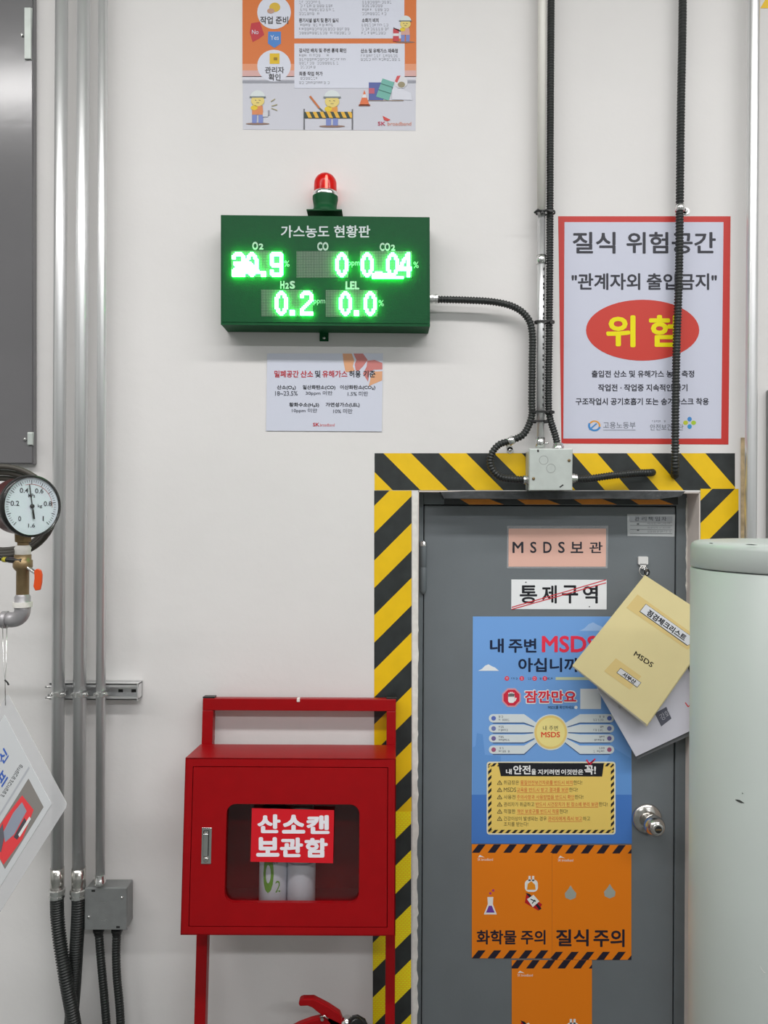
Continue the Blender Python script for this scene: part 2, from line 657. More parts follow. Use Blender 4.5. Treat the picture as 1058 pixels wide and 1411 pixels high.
k.box((q.x - 0.0075, q.y - 0.001, q.z - 0.002), (q.x + 0.0075, q.y + 0.001, q.z + 0.002), BRASS)
k.build('lock_cylinder', door)

# metal bar under the wall edge above the door
w = MB()
pts = [(607, 678), (640, 677), (760, 676.8), (900, 676.6), (944, 677), (938, 684), (905, 688), (840, 687), (760, 688), (680, 687.2), (612, 687)]
w.slab(Plane((0, 0.004, 0), (0, -1, 0)), pts, mat('wrapped_black_tape', rgb(62, 64, 66, 0.9), 0.36, noise=0.35, nscale=35, bump=0.7, bscale=45), -0.045, 0.012)
tag(w.build('lintel_bar', bevel=0.002), 'rough dark grey bar wrapped in tape along the top of the door opening', 'bar')
PH = Plane((0, 0.079, 0), (0, -1, 0))
w = MB()
w.slab(PH, [(612, 684), (934, 684), (934, 695.2), (612, 695.2)], BLK, 0.0, 0.0006)
ORD = mat('tape_shade_tint', rgb(205, 128, 40, 0.75), 0.5, noise=0.1)  # tape yellow dulled to orange, the shade under the bar put into colour
for i in range(6):
    x = 628 + i * 78
    q = clip([(x, 684), (x + 36, 684), (x + 66, 695.2), (x + 18, 695.2)], 612, 684, 934, 695.2)
    if q: w.poly(PH, q, ORD, 0.0009)
tag(w.build('hazard_tape'), 'yellow and black striped tape on the door frame head, coloured dull orange for shade', 'tape', 'hazard tapes around the door')


# ------------------------------------------------------------------ hazard tape round the door
def tape(name, x0, y0, x1, y1, seeds, w_, slope, lab, P_, yel, outline=None, off=0.0004):
    t = MB()
    t.slab(P_, outline or [(x0, y0), (x1, y0), (x1, y1), (x0, y1)], BLK, 0.0, off)
    h, ww = y1 - y0, x1 - x0
    for sd in seeds:
        if slope > 0:      # runs down to the right; seed is the x on the upper edge
            q = [(sd, y0), (sd + w_, y0), (sd + w_ + h * slope, y1), (sd + h * slope, y1)]
        else:              # climbs to the right; seed is the y on the left edge
            q = [(x0, sd), (x1, sd - ww), (x1, sd - ww + w_), (x0, sd + w_)]
        q = clip(q, x0, y0, x1, y1)
        if q: t.poly(P_, q, yel, off + 0.0003)
    o = t.build(name)
    return tag(o, lab, 'tape', 'hazard tapes around the door')


tape('hazard_tape', 516, 624.5, 724.5, 675.5, [452 + 76.2 * i for i in range(4)], 38, 1.0,
     'striped tape over the door, between its hinge side and the pale junction box', PW, YEL)
tape('hazard_tape', 725.5, 624.5, 1012.5, 675.5, [714.5 + 74.4 * i for i in range(4)], 34, 0.87,
     'striped tape over the door with the short black hose running across it', PW, YEL)
tape('hazard_tape', 515.5, 676, 567, 1118, [697 + 75.3 * i for i in range(-1, 8)], 38, -1,
     'smooth yellow and black tape down the wall at the hinge side of the door', PW, YEL)
tape('hazard_tape', 513.5, 1118, 566.5, 1700, [697 + 75.3 * i for i in range(4, 16)], 39, -1,
     'ribbed reflective yellow and black tape behind the right leg of the red stand', PW, YELRIB)
tape('hazard_tape', 965, 673.5, 1017.5, 1500, [656] + [721 + 76 * i for i in range(0, 12)], 34, -1,
     'yellow and black tape down the wall behind the pale green drum', PW, YEL, off=0.0008)
# ------------------------------------------------------------------ galvanised conduits at the left
DL = 1.868
pipes = MB
GRPL = 'steel conduits at the left'
for i, (xa, xb, yb, r, lab) in enumerate((
        (85, 78.6, 1232, 0.0155, 'thick galvanised conduit nearest the pressure gauge, first of three side by side'),
        (115.2, 108.3, 1232, 0.0158, 'thick galvanised conduit in the middle of the three side by side'),
        (141.8, 138.2, 1210, 0.0116, 'thin galvanised conduit that enters the top of the dull grey junction box'))):
    slope = (xa - xb) / yb
    top, bot = at(xa + slope * 420, -420, DL), at(xb, yb - 4, DL)
    root = thing('steel_conduit', bot, lab, 'conduit', GRPL)
    m_ = MB(); m_.tube([bot, bot.lerp(top, 0.5), top], r, GALV, 28); m_.build('pipe', root)
    if i < 2:
        m_ = MB()
        a = at(xb + slope * 35, yb - 36, DL)
        m_.tube([a, a.lerp(bot, 0.5), bot], r * 1.08, STEEL, 28)
        m_.build('coupling', root)
        m_ = MB()
        c0, c1 = at(xb, yb - 9, DL), at(xb - .2, yb + 4, DL)
        m_.lathe(c1, (0, 0, 1), [(r * 1.15, -0.002), (r * 1.3, 0), (r * 1.3, 0.006), (r * 1.12, 0.007), (r * 1.12, 0.010), (r * 1.32, 0.011), (r * 1.32, 0.020), (r * 1.1, 0.022)], ZINC, 12, smooth=False)
        m_.build('gland_nut', root)
    else:
        m_ = MB()
        c1 = at(xb - 0.3, 1217, DL)
        m_.lathe(c1, (0, 0, 1), [(r * 1.2, 0), (r * 1.2, 0.010), (r * 1.08, 0.011), (r * 1.08, 0.022)], ZINC, 20)
        m_.build('connector', root)
# channel that carries them
w = MB()
za, zb = at(100, 941.5, 1.89).z, at(100, 963.5, 1.89).z
xa, xb = at(69, 950, 1.89).x, at(191, 950, 1.89).x
yw, yf = -0.001, -0.034
t = 0.0025
w.box((xa, yw - t, zb), (xb, yw, za), GALV)
w.box((xa, yf, za - t), (xb, yw, za), GALV)
w.box((xa, yf, zb), (xb, yw, zb + t), GALV)
w.box((xa, yf, za - 0.009), (xb, yf + t, za), GALV)
w.box((xa, yf, zb), (xb, yf + t, zb + 0.009), GALV)
w.box((xb - t, yf - 0.003, zb - 0.002), (xb, yw, za + 0.002), GALV)
for px in (166, 184):
    c = at(px, 952, 1.915)
    w.box((c.x - 0.006, yw - t - 0.0006, c.z - 0.004), (c.x + 0.006, yw - t, c.z + 0.004), DARKSLOT)
strut = w.build('strut_channel')
tag(strut, 'short galvanised channel rail bolted across the wall behind the three conduits', 'rail')
for (px, r, lab) in ((80.7, 0.0155, 'bolted clamp holding the conduit nearest the gauge to the rail'), (111, 0.0158, 'bolted clamp holding the middle thick conduit to the rail'), (140, 0.0116, 'bolted clamp holding the thin conduit to the rail')):
    c = at(px, 956, DL)
    root = thing('pipe_clamp', c, lab, 'clamp', 'conduit clamps on the rail')
    m_ = MB()
    arc = [c + Vector((math.cos(a) * (r + 0.0012), -math.sin(a) * (r + 0.0012), 0)) for a in [math.pi * k / 14 for k in range(15)]]
    arc = [arc[0] + Vector((0, 0.02, 0))] + arc + [arc[-1] + Vector((0, 0.02, 0))]
    for a, b_ in zip(arc, arc[1:]):
        m_.prism([a + Vector((0, 0, -0.006)), b_ + Vector((0, 0, -0.006)), b_ + Vector((0, 0, 0.006)), a + Vector((0, 0, 0.006))], (b_ - a).cross(Vector((0, 0, 1))).normalized() * 0.0015, ZINC)
    m_.build('strap', root)
    for sx in (-1, 1):
        m_ = MB()
        m_.lathe(c + Vector((sx * (r + 0.002), -r * 0.2, 0.0)), (0, -1, 0), [(0.0048, 0), (0.0048, 0.006), (0.003, 0.008), (0.003, 0.013)], ZINC, 8, smooth=False)
        m_.build('bolt', root)
for y in (946.5, 961.5):
    c = at(69, y, 1.884)
    m_ = MB(); m_.tube([c + Vector((-0.012, 0, 0)), c + Vector((-.006, 0, 0)), c + Vector((0.03, 0, 0))], 0.003, ZINC, 8)
    tag(m_.build('threaded_rod'), ('upper' if y < 950 else 'lower') + ' short rod end sticking out of the channel rail beside the nearest conduit', 'rod', 'rod ends at the rail')

# flexible conduits below them
m_ = MB()
corrugated(m_, [at(78.5, 1233, DL), at(79, 1262, DL), at(83, 1300, DL - .012), at(91, 1350, DL - .03), at(101, 1405, DL - .035), at(108, 1460, DL - .03), at(110, 1560, DL - .02)], 0.0168, BLACKFLEX, 0.0065, 18)
tag(m_.build('flexible_conduit'), 'thick black ribbed hose under the conduit nearest the gauge, crossing in front at the bottom', 'hose', 'black ribbed hoses at the left')
m_ = MB()
corrugated(m_, [at(108.3, 1233, DL), at(107.5, 1265, DL), at(105, 1310, DL + .004), at(102, 1360, DL + .012), at(98, 1410, DL + .014), at(93, 1480, DL + .014), at(90, 1560, DL + .014)], 0.0168, BLACKFLEX, 0.0065, 18)
tag(m_.build('flexible_conduit'), 'thick black ribbed hose under the middle conduit, passing behind its neighbour', 'hose', 'black ribbed hoses at the left')

# junction box, left
PB = Plane((0, -0.056, 0), (0, -1, 0))
root = thing('junction_box', PW.p(148, 1282), 'dull grey square junction box below the thin conduit, two black hoses leaving its underside', 'junction box')
m_ = MB()
pts = [(117, 1225), (174, 1225), (174, 1281), (117, 1281)]
a = [PB.p(*p, -0.004) for p in pts]
m_.prism([v for v in a], (0, 0.051, 0), BOXDARK)
m_.build('box_body', root, bevel=0.003)
m_ = MB()
m_.slab(PB, [(116.5, 1224), (174.3, 1224), (174.3, 1281.5), (116.5, 1281.5)], BOXDARK, -0.0035, 0)
lid = m_.build('lid', root, bevel=0.0015)
for (x, y) in ((122.5, 1263.5), (168, 1237)):
    m_ = MB(); m_.lathe(PB.p(x, y, 0), (0, -1, 0), [(0.0036, 0), (0.0034, 0.0018), (0.002, 0.0022)], ZINC, 12)
    m_.build('screw', lid)
for (x, y) in ((143, 1241), (143, 1266)):
    m_ = MB()
    for k in range(7):
        a0, a1 = math.radians(20 + k * 20), math.radians(40 + k * 20)
        m_.poly(PB, [(x + math.cos(a0) * 5, y + math.sin(a0) * 3), (x + math.cos(a1) * 5, y + math.sin(a1) * 3), (x + math.cos(a1) * 4, y + math.sin(a1) * 2), (x + math.cos(a0) * 4, y + math.sin(a0) * 2)], ZINC, 0.0004)
    m_.build('knockout_mark', lid)
for q in ((126, 1226, 131, 1229), (160, 1276, 165, 1279)):
    m_ = MB(); m_.rect(PB, *q, DARKSLOT, 0.0004); m_.build('lid_slot', lid)
for x in (136, 161):
    m_ = MB(); c = at(x, 1281, 1.880); m_.lathe(c, (0, 0, -1), [(0.014, -0.002), (0.014, 0.004), (0.0115, 0.005), (0.0115, 0.012)], BLACKTIE, 14)
    m_.build('gland', root)
for (pts, lab) in (([(136, 1284), (138, 1310), (141, 1345), (145, 1390), (148, 1440), (150, 1540)], 'slim black ribbed hose leaving the junction box underside on the side of the thick hoses'),
                   ([(161, 1284), (160, 1310), (161, 1345), (165, 1390), (167, 1440), (168, 1540)], 'slim black ribbed hose leaving the junction box underside on the side of the red stand')):
    m_ = MB(); corrugated(m_, [at(x, y, 1.880) for x, y in pts], 0.0105, BLACKFLEX, 0.0068)
    tag(m_.build('flexible_conduit'), lab, 'hose', 'black ribbed hoses at the left')

# ------------------------------------------------------------------ grey electrical enclosure
PE = Plane((0, -0.022, 0), (0, -1, 0))
root = thing('electrical_enclosure', PW.p(-60, 640), 'dark grey glossy steel cabinet on the wall above the pressure gauge', 'cabinet')
m_ = MB(); a = [PE.p(x, y, -0.004) for x, y in ((-260, -330), (46.5, -330), (46.5, 640), (-260, 640))]
m_.prism(a, (0, 0.017, 0), PANELGREY); m_.build('cabinet_body', root, bevel=0.003)
m_ = MB(); m_.slab(PE, [(-258, -328), (44.5, -328), (44, 638), (-258, 638)], PANELGREY, -0.003, 0.0); m_.build('cabinet_door', root, bevel=0.002)
for (x0, y0, x1, y1) in ((33.5, 10, 42.5, 81), (37.5, 596, 44.5, 613)):
    m_ = MB(); m_.slab(PE, [(x0, y0), (x1, y0), (x1, y1), (x0, y1)], BOXGREY, 0.0, 0.005)
    m_.lathe(PE.p(x0 - 2.5, (y0 * .45 + y1 * .55), 0), (0, -1, 0), [(0.004, 0), (0.004, 0.004), (0.002, 0.006)], ZINC, 12)
    m_.build('hinge', root, bevel=0.0015)

# ------------------------------------------------------------------ coil, gauge, valve, pipe
DG = 1.50
m_ = MB()
for (rx, ry, dd, r, cy) in ((67, 60, 0.075, 0.0048, 703), (63, 52, 0.085, 0.0048, 703), (70, 64, 0.090, 0.0048, 701)):
    pass
path = []
for k in range(0, 3 * 48 + 1):
    a = 2 * math.pi * k / 48
    lp = k / 48
    path.append(at(4 + math.cos(a) * (72 - 3 * lp), 702 + math.sin(a) * (65 - 6 * lp) + 2 * lp, DG + 0.09 + 0.008 * lp))
m_.tube(path, 0.0062, RUBBER, 10)
tag(m_.build('cable_coil'), 'coil of dark rubber cable hanging behind the pressure gauge', 'cable')
m_ = MB()
p = [at(-30, 762, DG + .02), at(0, 769, DG + .015), at(15, 772, DG + .01), at(32, 773, DG + .005)]
m_.tube(smooth_path(p, 0.004), 0.0052, BLACKTIE, 10)
for (a, b_, c) in ((4.5, 9, ink(190, 180, 60)), (12, 18, ink(150, 110, 160))):
    m_.tube([at(a, 770.2 + a * .12, DG + .0135), at((a + b_) / 2, 770.2 + (a + b_) * .06, DG + .0125), at(b_, 770.2 + b_ * .12, DG + .0115)], 0.0056, c, 10)
tag(m_.build('marked_wire'), 'black wire with yellow and purple bands behind the gauge stem', 'wire')

ang = math.radians(56)
gn = Vector((math.sin(ang), -math.cos(ang), 0.0))
gc = at(45, 697.5, DG)
root = thing('pressure_gauge', at(36, 748, DG + .03), 'round white-faced pressure gauge with black rim facing into the room', 'gauge')
R0 = 43 / F * DG
m_ = MB()
m_.lathe(gc - gn * 0.062, gn, [(R0 * 0.80, 0), (R0 * 0.9, 0.004), (R0 * 0.9, 0.048)], MAROON, 48)
m_.build('case', root)
m_ = MB()
m_.lathe(gc - gn * 0.016, gn, [(R0 * 0.9, 0), (R0 * 0.99, 0.002), (R0, 0.006), (R0, 0.015), (R0 * 0.96, 0.018), (R0 * 0.93, 0.018), (R0 * 0.92, 0.010)], BLKGLOSS, 56)
m_.build('bezel', root)
PG = Plane(gc - gn * 0.004, gn)
m_ = MB()
m_.lathe(gc - gn * 0.006, gn, [(R0 * 0.925, 0), (R0 * 0.925, 0.002)], ink(214, 224, 232, 0.85), 56)
ux = Vector((math.cos(ang), math.sin(ang), 0)); uz = Vector((0, 0, 1))
DK = ink(60, 62, 70)


def dial(mb, a, r0, r1, wd, m__, off=0.0006):
    """Mark on the dial: clock angle a in degrees, radii as shares of R0."""
    t_ = math.radians(a)
    dvec = ux * math.sin(t_) + uz * math.cos(t_)
    s_ = ux * math.cos(t_) - uz * math.sin(t_)
    o_ = PG.o + gn * off
    vs = [o_ + dvec * r0 * R0 - s_ * wd, o_ + dvec * r0 * R0 + s_ * wd, o_ + dvec * r1 * R0 + s_ * wd, o_ + dvec * r1 * R0 - s_ * wd]
    mb.add(vs, [(0, 1, 2, 3)], m__)


for k in range(51):
    dial(m_, -135 + 270 * k / 50, 0.76 if k % 5 else 0.72, 0.84, 0.0004 if k % 5 else 0.0007, DK)
for k in range(30):
    dial(m_, -15 + 105 * k / 29, 0.70, 0.715, 0.0022, ink(200, 120, 120))


def dtext(t_, a, r, size, m__=DK, bold=0.01):
    vs, fs = glyphs(t_, bold)[:2]
    q = math.radians(a)
    c_ = PG.o + gn * 0.0006 + (ux * math.sin(q) + uz * math.cos(q)) * r * R0
    wd = size * (0.25 if t_ == '1' else 0.6 * len(t_))
    m_.add([c_ + ux * (x - .5) * wd - uz * (y - .5) * size for x, y in vs], fs, m__)


for t_, a in (('0', -135), ('0.2', -81), ('0.4', -27), ('0.6', 27), ('0.8', 81), ('1', 135)):
    dtext(t_, a, 0.56, 0.010)
dtext('MPa', 0, 0.34, 0.008)
dtext('kg', 90, 0.28, 0.008)
dtext('1.6', 180, 0.62, 0.008)
dl = m_.build('dial', root)
m_ = MB()
dial(m_, -8, -0.42, 0.70, 0.0011, BLKGLOSS, 0.003)
dial(m_, -8, -0.42, -0.12, 0.0022, BLKGLOSS, 0.0032)
m_.lathe(PG.o + gn * 0.001, gn, [(0.0042, 0), (0.0042, 0.003), (0.002, 0.004)], BLKGLOSS, 16)
m_.build('needle', dl)
m_ = MB(); m_.lathe(gc + gn * 0.007, gn, [(R0 * 0.925, 0), (R0 * 0.925, 0.0015)], clear('gauge_glass', (1, 1, 1), 0.04), 48)
m_.build('glass_cover', root)
st = gc - gn * 0.035
xs = st.x; ys = st.y
m_ = MB()
zz = lambda py: at(35, py, DG).z
m_.lathe((xs, ys, 0), (0, 0, 1), [(0.012, zz(762)), (0.012, zz(748)), (0.017, zz(747)), (0.018, zz(728))], BRASS, 6, smooth=False)
m_.build('stem', root)

root = thing('gauge_pipe', (xs, ys, zz(862)), 'grey pipe elbow with a brass valve and orange lever that carries the gauge', 'pipe')
m_ = MB()
prof = [(0.0165, 765), (0.0165, 772), (0.019, 773), (0.019, 782), (0.0165, 785), (0.0125, 788), (0.0125, 826)]
m_.lathe((xs, ys, 0), (0, 0, 1), [(r, zz(y)) for r, y in prof][::-1], BRASS, 20)
m_.build('valve_body', root)
m_ = MB()
m_.lathe((xs, ys, 0), (0, 0, 1), [(0.0125, zz(766)), (0.0155, zz(764)), (0.0150, zz(759)), (0.0165, zz(756)), (0.013, zz(752))], CAULK, 20)
m_.build('sealing_tape', root)
m_ = MB()
m_.lathe((xs, ys, 0), (0, 0, 1), [(0.015, zz(840)), (0.018, zz(836)), (0.018, zz(832)), (0.015, zz(830)), (0.0155, zz(824)), (0.012, zz(820))], IRON, 24)
m_.lathe((xs, ys, 0), (0, 0, 1), [(0.0186, zz(838)), (0.0188, zz(835)), (0.0186, zz(831))], CAULK, 24)
m_.build('reducer_nut', root)
m_ = MB()
ez = zz(856)
pth = [Vector((xs, ys, zz(836))), Vector((xs, ys, zz(842)))]
rc = zz(842) - ez
for k in range(1, 9):
    a = math.pi / 2 * k / 8
    pth.append(Vector((xs - rc * (1 - math.cos(a)), ys, zz(842) - rc * math.sin(a))))
pth.append(Vector((xs - rc - 0.012, ys, ez)))
m_.tube(pth, [0.0165] + [0.0155] * 8 + [0.0158, 0.0158], IRON, 24)
m_.lathe((xs - rc - 0.010, ys, ez), (-1, 0, 0), [(0.0155, 0), (0.0178, 0.001), (0.0178, 0.010), (0.0150, 0.012)], IRON, 24)
m_.build('elbow', root)
m_ = MB(); m_.tube([Vector((xs - rc - 0.015, ys, ez)), Vector((xs - 0.1, ys, ez)), Vector((xs - 0.5, ys, ez))], 0.0108, IRON, 20); m_.build('pipe_run', root)
m_ = MB()
hb = [(46.5, 786), (51, 783.5), (56, 786), (57.5, 792), (57, 803), (55, 813), (48, 814), (45.5, 808), (47, 797)]
hb = [at(x, y, DG - .012) for x, y in hb]
m_.prism(hb, (0, 0.006, 0), ORANGEP)
m_.tube([Vector((xs, ys - 0.005, zz(779))), Vector((xs + 0.012, ys - 0.006, zz(782))), at(50, 790, DG - .009)], 0.004, ZINC, 10)
m_.build('valve_lever', root, bevel=0.0015)

# ------------------------------------------------------------------ hanging laminated tag
an = math.radians(-24)
tn = Vector((math.sin(an), -math.cos(an), 0))
PT = Plane(at(10, 957, 1.47), tn)
root = thing('laminated_tag', PT.p(10, 957), 'clear laminated sheet with a red equipment photo hanging cornerwise from the grey pipe', 'tag')
outl = [(10, 957), (13, 960), (92, 1107), (91, 1113), (0, 1257), (-80, 1105), (-78, 1098)]
m_ = MB(); m_.slab(PT, outl, pouch('lamination', 0.55), 0.0, 0.0006); m_.build('plastic_pouch', root)
m_ = MB()
paper = [(6, 985), (71, 1108), (0, 1222), (-66, 1104)]
m_.slab(PT, paper, ink(196, 198, 200, 0.72), 0.0008, 0.0012)
e1 = Vector((65, 123)); e2 = Vector((-71, 114))
E = lambda a, b_: (6 + e1.x * a + e2.x * b_, 985 + e1.y * a + e2.y * b_)
m_.poly(PT, [E(.55, .03), E(.57, .03), E(.57, .97), E(.55, .97)], ink(170, 172, 178, 0.7), 0.0014)
# printed photo of a red machine
m_.poly(PT, [E(.62, .10), E(.94, .10), E(.94, .85), E(.62, .85)], ink(120, 116, 112, 0.6), 0.0014)
m_.poly(PT, [E(.66, .26), E(.86, .22), E(.93, .50), E(.90, .84), E(.62, .85), E(.63, .55)], ink(205, 62, 66, 0.6), 0.0016)
m_.poly(PT, [E(.70, .30), E(.80, .30), E(.82, .56), E(.78, .70), E(.70, .66), E(.68, .45)], ink(130, 136, 150, 0.6), 0.0018)
m_.poly(PT, [E(.82, .36), E(.88, .36), E(.88, .56), E(.83, .58)], ink(70, 66, 72, 0.6), 0.0018)
m_.poly(PT, [E(.86, .30), E(.89, .30), E(.89, .52), E(.86, .52)], ink(225, 215, 215, 0.6), 0.002)
m_.poly(PT, [E(.64, .62), E(.74, .68), E(.80, .80), E(.66, .82)], ink(90, 88, 96, 0.6), 0.002)
bl = ink(60, 95, 175, 0.7)
for t_, x, y in (('신', -3, 1043), ('프', -4, 1073)):
    m_.text(PT, t_, x, y, 0, 0, bl, 0.0015, 0.03, u=(8.5, -13.5), v=(6.6, 12.3))
for b_ in (.20, .34, .48):
    m_.scrib(PT, E(.47, b_)[0], E(.47, b_)[0] + 18, E(.47, b_)[1], 5, ink(70, 70, 74, 0.7), 0.0015, u=(e1.x / 139 * .5 + .3, -.8))
m_.build('printed_sheet', root)
m_ = MB()
zp = at(8, 866, DG)
for dx in (-3.5, 2.5):
    m_.tube([at(7 + dx, 862, DG - .0), at(7 + dx * .6, 915, 1.485), at(7, 938, 1.475), at(7.5, 972, 1.469)], 0.0009, ZINC, 6)
m_.tube([at(6.5, 937, 1.473), at(10, 940, 1.473), at(12, 944, 1.473)], 0.0016, BLACKTIE, 6)
m_.build('hanging_wire', root)

# ------------------------------------------------------------------ procedure poster at the top
GP = 0.0006
O1, O2 = 0.0009, 0.0012
O3, O4, O5 = 0.0015, 0.0018, 0.0021
m_ = MB()
pap = ink(203, 204, 214)
m_.slab(PW, [(333.5, -160), (574, -160), (572.5, 180), (334.5, 178.5)], pap, 0.0001, GP)
m_.rect(PW, 334, -160, 573.5, 104, ink(214, 116, 54), O1)
m_.rect(PW, 334, 88, 573.5, 105, ink(224, 150, 112), O1 + .0001)
m_.rect(PW, 334, 97, 573, 106, ink(214, 170, 165), O1 + .0002)
m_.rect(PW, 334, 105, 573, 110, ink(212, 212, 222), O1 + .0002)
m_.rect(PW, 334, 111, 573, 114.5, ink(150, 152, 162), O1 + .0001)
wh = ink(214, 217, 230)
m_.rect(PW, 405.5, -150, 557, 53, wh, O2); m_.rect(PW, 405.5, 60, 557.5, 121.5, wh, O2)
for cy in (17, 90.5):
    m_.ell(PW, 377.5, cy, 23.2, 23 if cy < 50 else 22, wh, O2)
dk = ink(64, 62, 66); gy = ink(150, 152, 160); gy2 = ink(128, 130, 138)
m_.text(PW, '작업 준비', 358.5, 22.5, 397, 33, dk, O3, 0.02)
m_.text(PW, '관리자', 365, 92, 391.5, 101, dk, O3, 0.02)
m_.text(PW, '확인', 370, 101.5, 386.5, 111, dk, O3, 0.02)
m_.ell(PW, 378.5, 10, 7.5, 6.5, ink(214, 178, 60), O3); m_.ell(PW, 373, 15, 5, 3.5, ink(190, 150, 130), O4)
m_.rect(PW, 371.5, 73.5, 385, 88, ink(222, 184, 30), O3); m_.rect(PW, 377, 79, 382, 83, ink(150, 120, 20), O4)
m_.poly(PW, [(346, 32), (358, 30), (364, 48), (356, 54), (348, 58), (344, 45)], ink(190, 50, 60), O2 - .0001)
m_.text(PW, 'No', 347, 41, 356, 47, wh, O3, 0.0)
m_.poly(PW, [(369.5, 43.5), (387, 43.5), (387, 60), (378, 66), (369, 60)], ink(72, 130, 200), O2 + .0001)
m_.text(PW, 'Yes', 372.5, 48.5, 384, 55, wh, O3, 0.0)
for (t_, x0, x1, y) in (('환기시설 설치 및 환기 실시', 412, 466, 28), ('소화기 비치', 498.5, 521.5, 28), ('감시인 배치 및 주변 통제 확인', 412, 477, 69.5), ('산소 및 유해가스 재측정', 497, 548, 70), ('최종 작업 허가', 412, 444.5, 101.5)):
    m_.text(PW, t_, x0, y - 3, x1, y + 3, dk, O3, 0.025)
for (x0, x1, y) in ((412, 442, 3), (412, 459, 8.2), (412, 461, 13.5), (412, 440, 19), (412, 461, 34.5), (412, 484, 40), (412, 482, 45.5), (499, 542, 3), (499, 529, 8), (499, 536, 13.5), (499, 532, 19), (498, 537, 34.5), (498, 536, 40), (498, 531, 45.5),
                    (412, 455, 76.5), (412, 478, 82), (412, 467, 87), (412, 434, 92.5), (497, 548, 77), (497, 551, 82), (412, 438, 108), (412, 454, 114)):
    m_.scrib(PW, x0, x1, y, 3.6, gy, O3)


def worker(cx, y, s, shirt, arm=None):
    """A small printed figure in a white helmet, feet at y, s pixels tall."""
    k = s / 50.0
    m_.ell(PW, cx, y, 17 * k, 1.5 * k, ink(140, 110, 96), O3)
    for d in (-5, 4):
        m_.poly(PW, [(cx + (d - 3) * k, y - 14 * k), (cx + (d + 4) * k, y - 14 * k), (cx + (d + 3.5) * k, y - 1 * k), (cx + (d - 3) * k, y - 1 * k)], ink(120, 135, 195), O4)
    m_.poly(PW, [(cx - 8 * k, y - 26 * k), (cx + 7 * k, y - 26 * k), (cx + 8 * k, y - 13 * k), (cx - 8 * k, y - 13 * k)], shirt, O4 + .0001)
    m_.ell(PW, cx - 5 * k, y - 23 * k, 5 * k, 3.5 * k, ink(226, 196, 40), O5)
    m_.ell(PW, cx, y - 33 * k, 9.5 * k, 8 * k, ink(226, 205, 120), O5)
    m_.ell(PW, cx, y - 38 * k, 10.5 * k, 10 * k, ink(214, 222, 222), O5 + .0002, a0=180, a1=360)
    m_.rect(PW, cx - 11.5 * k, y - 39.5 * k, cx + 11.5 * k, y - 37.5 * k, ink(120, 130, 132), O5 + .0003)
    m_.line(PW, [(cx - 4 * k, y - 34 * k), (cx - 2 * k, y - 33.5 * k)], 0.7, dk, O5 + .0003)
    m_.line(PW, [(cx + 1.5 * k, y - 34 * k), (cx + 4 * k, y - 33.5 * k)], 0.7, dk, O5 + .0003)
    m_.line(PW, [(cx - 2 * k, y - 30 * k), (cx + 2 * k, y - 30 * k)], 0.6, dk, O5 + .0003)


# barrier first, then the figures
m_.rect(PW, 418, 150, 420, 178.5, ink(104, 104, 110), O3)
m_.rect(PW, 484.5, 150.5, 486.5, 178.5, ink(104, 104, 110), O3)
worker(457.5, 174, 52, ink(222, 150, 60))
worker(355, 170.5, 48, ink(216, 134, 84))
m_.rect(PW, 419, 154, 485, 162.5, ink(44, 62, 52), O5 + .0005)
for k in range(7):
    q = clip([(421 + k * 9.6, 154), (426 + k * 9.6, 154), (430 + k * 9.6, 162.5), (425 + k * 9.6, 162.5)], 419, 154, 485, 162.5)
    if q: m_.poly(PW, q, ink(226, 176, 52), O5 + .0007)
m_.line(PW, [(427, 132.5), (440, 149)], 2.6, ink(196, 110, 50), O5); m_.line(PW, [(440, 149), (452, 160)], 2.2, ink(90, 96, 90), O5)
m_.rect(PW, 362, 155, 369, 161, ink(206, 208, 214), O5); m_.rect(PW, 369, 152, 371.5, 159, ink(150, 150, 160), O5)
for (a, b_) in (((373, 140), (379, 136)), ((374, 146), (382, 144)), ((374, 149), (382, 152))):
    m_.line(PW, [a, b_], 1.0, ink(170, 160, 110), O5)
# cone, drums, fallen helper, kneeling worker
m_.poly(PW, [(502, 124), (509, 145), (495, 145)], ink(222, 112, 62), O4); m_.rect(PW, 494, 144, 510, 146, ink(150, 80, 60), O4)
m_.poly(PW, [(500, 130), (504, 130), (505.2, 134.5), (498.8, 134.5)], ink(224, 224, 226), O5)
m_.rect(PW, 508, 113.5, 528, 138, ink(84, 96, 160), O3); m_.rect(PW, 508, 121.5, 516, 129, ink(190, 90, 110), O4)
m_.poly(PW, [(527, 108), (543.5, 113.5), (535.5, 138.5), (518, 133)], ink(110, 176, 164), O4)
for t_ in (.28, .62):
    m_.line(PW, [(527 - 9 * t_, 108 + 25 * t_), (543.5 - 8 * t_, 113.5 + 25 * t_)], 1.2, ink(64, 120, 110), O5)
m_.ell(PW, 552, 113, 9.5, 8.5, ink(216, 216, 220), O4); m_.ell(PW, 553, 116.5, 5, 4, ink(150, 140, 110), O5)
m_.poly(PW, [(544, 112), (547, 104.5), (552, 104), (547, 114)], ink(208, 80, 84), O5)
m_.poly(PW, [(540, 121), (552, 122), (566, 128), (568, 138), (540, 137)], ink(214, 216, 226), O4)
m_.line(PW, [(505, 138.6), (556, 138.6)], 1.0, ink(150, 130, 110), O3)
worker(558.5, 58, 38, ink(206, 160, 150))
m_.rect(PW, 541.5, 40, 549.5, 57, ink(196, 66, 74), O5); m_.rect(PW, 541.5, 46, 549.5, 49.5, ink(226, 224, 226), O5 + .0001); m_.line(PW, [(542, 38.5), (552, 43)], 1.5, dk, O5)
rdl = ink(206, 66, 60)
m_.text(PW, 'SK', 520.5, 167.5, 531, 173, ink(190, 60, 90), O3, 0.02)
m_.text(PW, 'broadband', 534, 168, 566.5, 173, ink(214, 130, 100), O3, 0.0)
